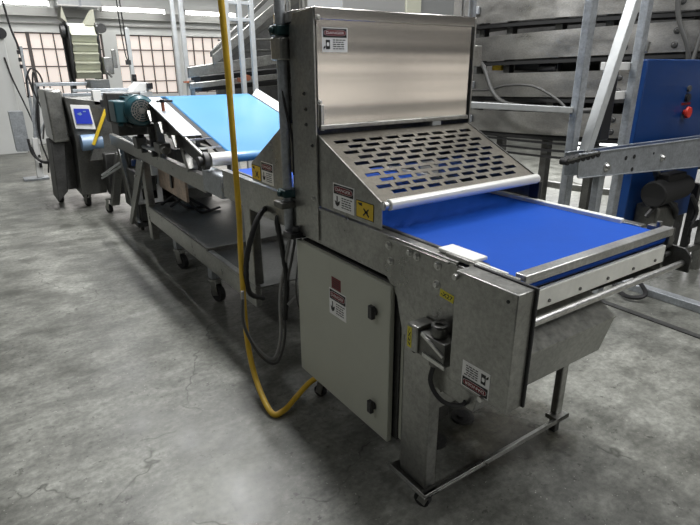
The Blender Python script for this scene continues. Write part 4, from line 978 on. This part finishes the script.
m = MB(); m.tube([(3.95, 1.9, 0.55), (4.05, 1.85, 0.68), (4.2, 1.82, 0.60), (4.3, 1.85, 0.50)], 0.018, 8); m.tube([(4.5, 1.85, 0.65), (4.65, 1.85, 0.5), (4.6, 1.85, 0.35), (4.75, 1.9, 0.2)], 0.015, 8); m.build('motor_cable', 'black_rubber', bm_)
m = MB(); m.box(4.62, 4.67, 1.86, 1.91, 0.0, 0.72); m.box(4.60, 4.85, 1.84, 1.90, 0.36, 0.42); m.build('black_post', 'black_plastic', bm_, 0.004)
m = MB(); m.bar((3.95, 1.93, 0.98), (4.10, 1.93, 0.80), 0.04, 0.03); m.build('support_arm', 'stainless', bm_)

# small conveyor in front of it
sm = thing('small_conveyor', 'small side conveyor with grey steel side rail running in from the right edge', 'conveyor', (3.5, 2.0, 0))
for y in (1.76, 1.845):
    m = MB(); m.prism([(x, y, z) for x, z in ((2.77, 1.130), (4.8, 1.105), (4.8, 0.88), (2.79, 0.997))], (0, 0.008, 0))
    m.bar((2.77, y, 1.132), (4.8, y, 1.107), 0.012, 0.008); m.bar((2.80, y, 0.995), (4.8, y, 0.878), 0.016, 0.006)
    sr = m.build('side_rail', 'galvanised', sm, 0.002)
    for x, z, r in ((3.27, 1.065, 0.014), (3.365, 1.065, 0.014), (3.365, 0.985, 0.014), (3.60, 1.065, 0.008)):
        m = MB(); m.cyl((x, y - 0.001, z), (x, y - 0.003, z), r, 12); m.build('bolt_hole', 'black_gap', sr)
    m = MB(); bolt(m, (3.72, y, 1.025), (0, -1, 0), 0.020, 0.02); m.build('bolt', 'bright_steel', sr); m = MB(); bolt(m, (3.07, y, 1.03), (0, -1, 0), 0.024, 0.02); m.build('bolt', 'bright_steel', sr)
m = MB(); m.box(2.95, 4.8, 1.77, 1.843, 1.075, 1.10); m.build('belt', 'blue_paint', sm, 0.004)
m = MB()
for k in range(7): m.cyl((2.67 + k * 0.048, 1.755, 1.100 + k * 0.003), (2.67 + k * 0.048, 1.80, 1.100 + k * 0.003), 0.020, 12)
m.build('chain', 'black_gap', sm)
m = MB(); m.bar((2.66, 1.752, 1.108), (2.96, 1.752, 1.128), 0.004, 0.010); m.bar((2.68, 1.80, 1.105), (2.80, 1.80, 1.105), 0.01, 0.02); m.build('chain_guide', 'stainless', sm)
for x, y in ((3.06, 1.775), ):
    m = MB(); m.box(x - 0.025, x + 0.035, y - 0.004, y + 0.04, 0.0, 1.0); m.build('leg', 'galvanised', sm, 0.004)
m = MB(); m.box(4.70, 4.77, 1.775, 1.84, 0, 0.9); m.build('leg', 'stainless', sm, 0.004)
m = MB(); m.box(3.09, 4.71, 1.79, 1.82, 0.18, 0.23); m.build('stretcher', 'stainless_dark', sm, 0.004)

tag(MB().box(3.45, 3.50, 0.9, 2.1, 0.0, 0.008).build('floor_strip', 'dark_steel'), 'narrow dark strip on the floor at right', 'strip')  # thin dark band set flat on the floor
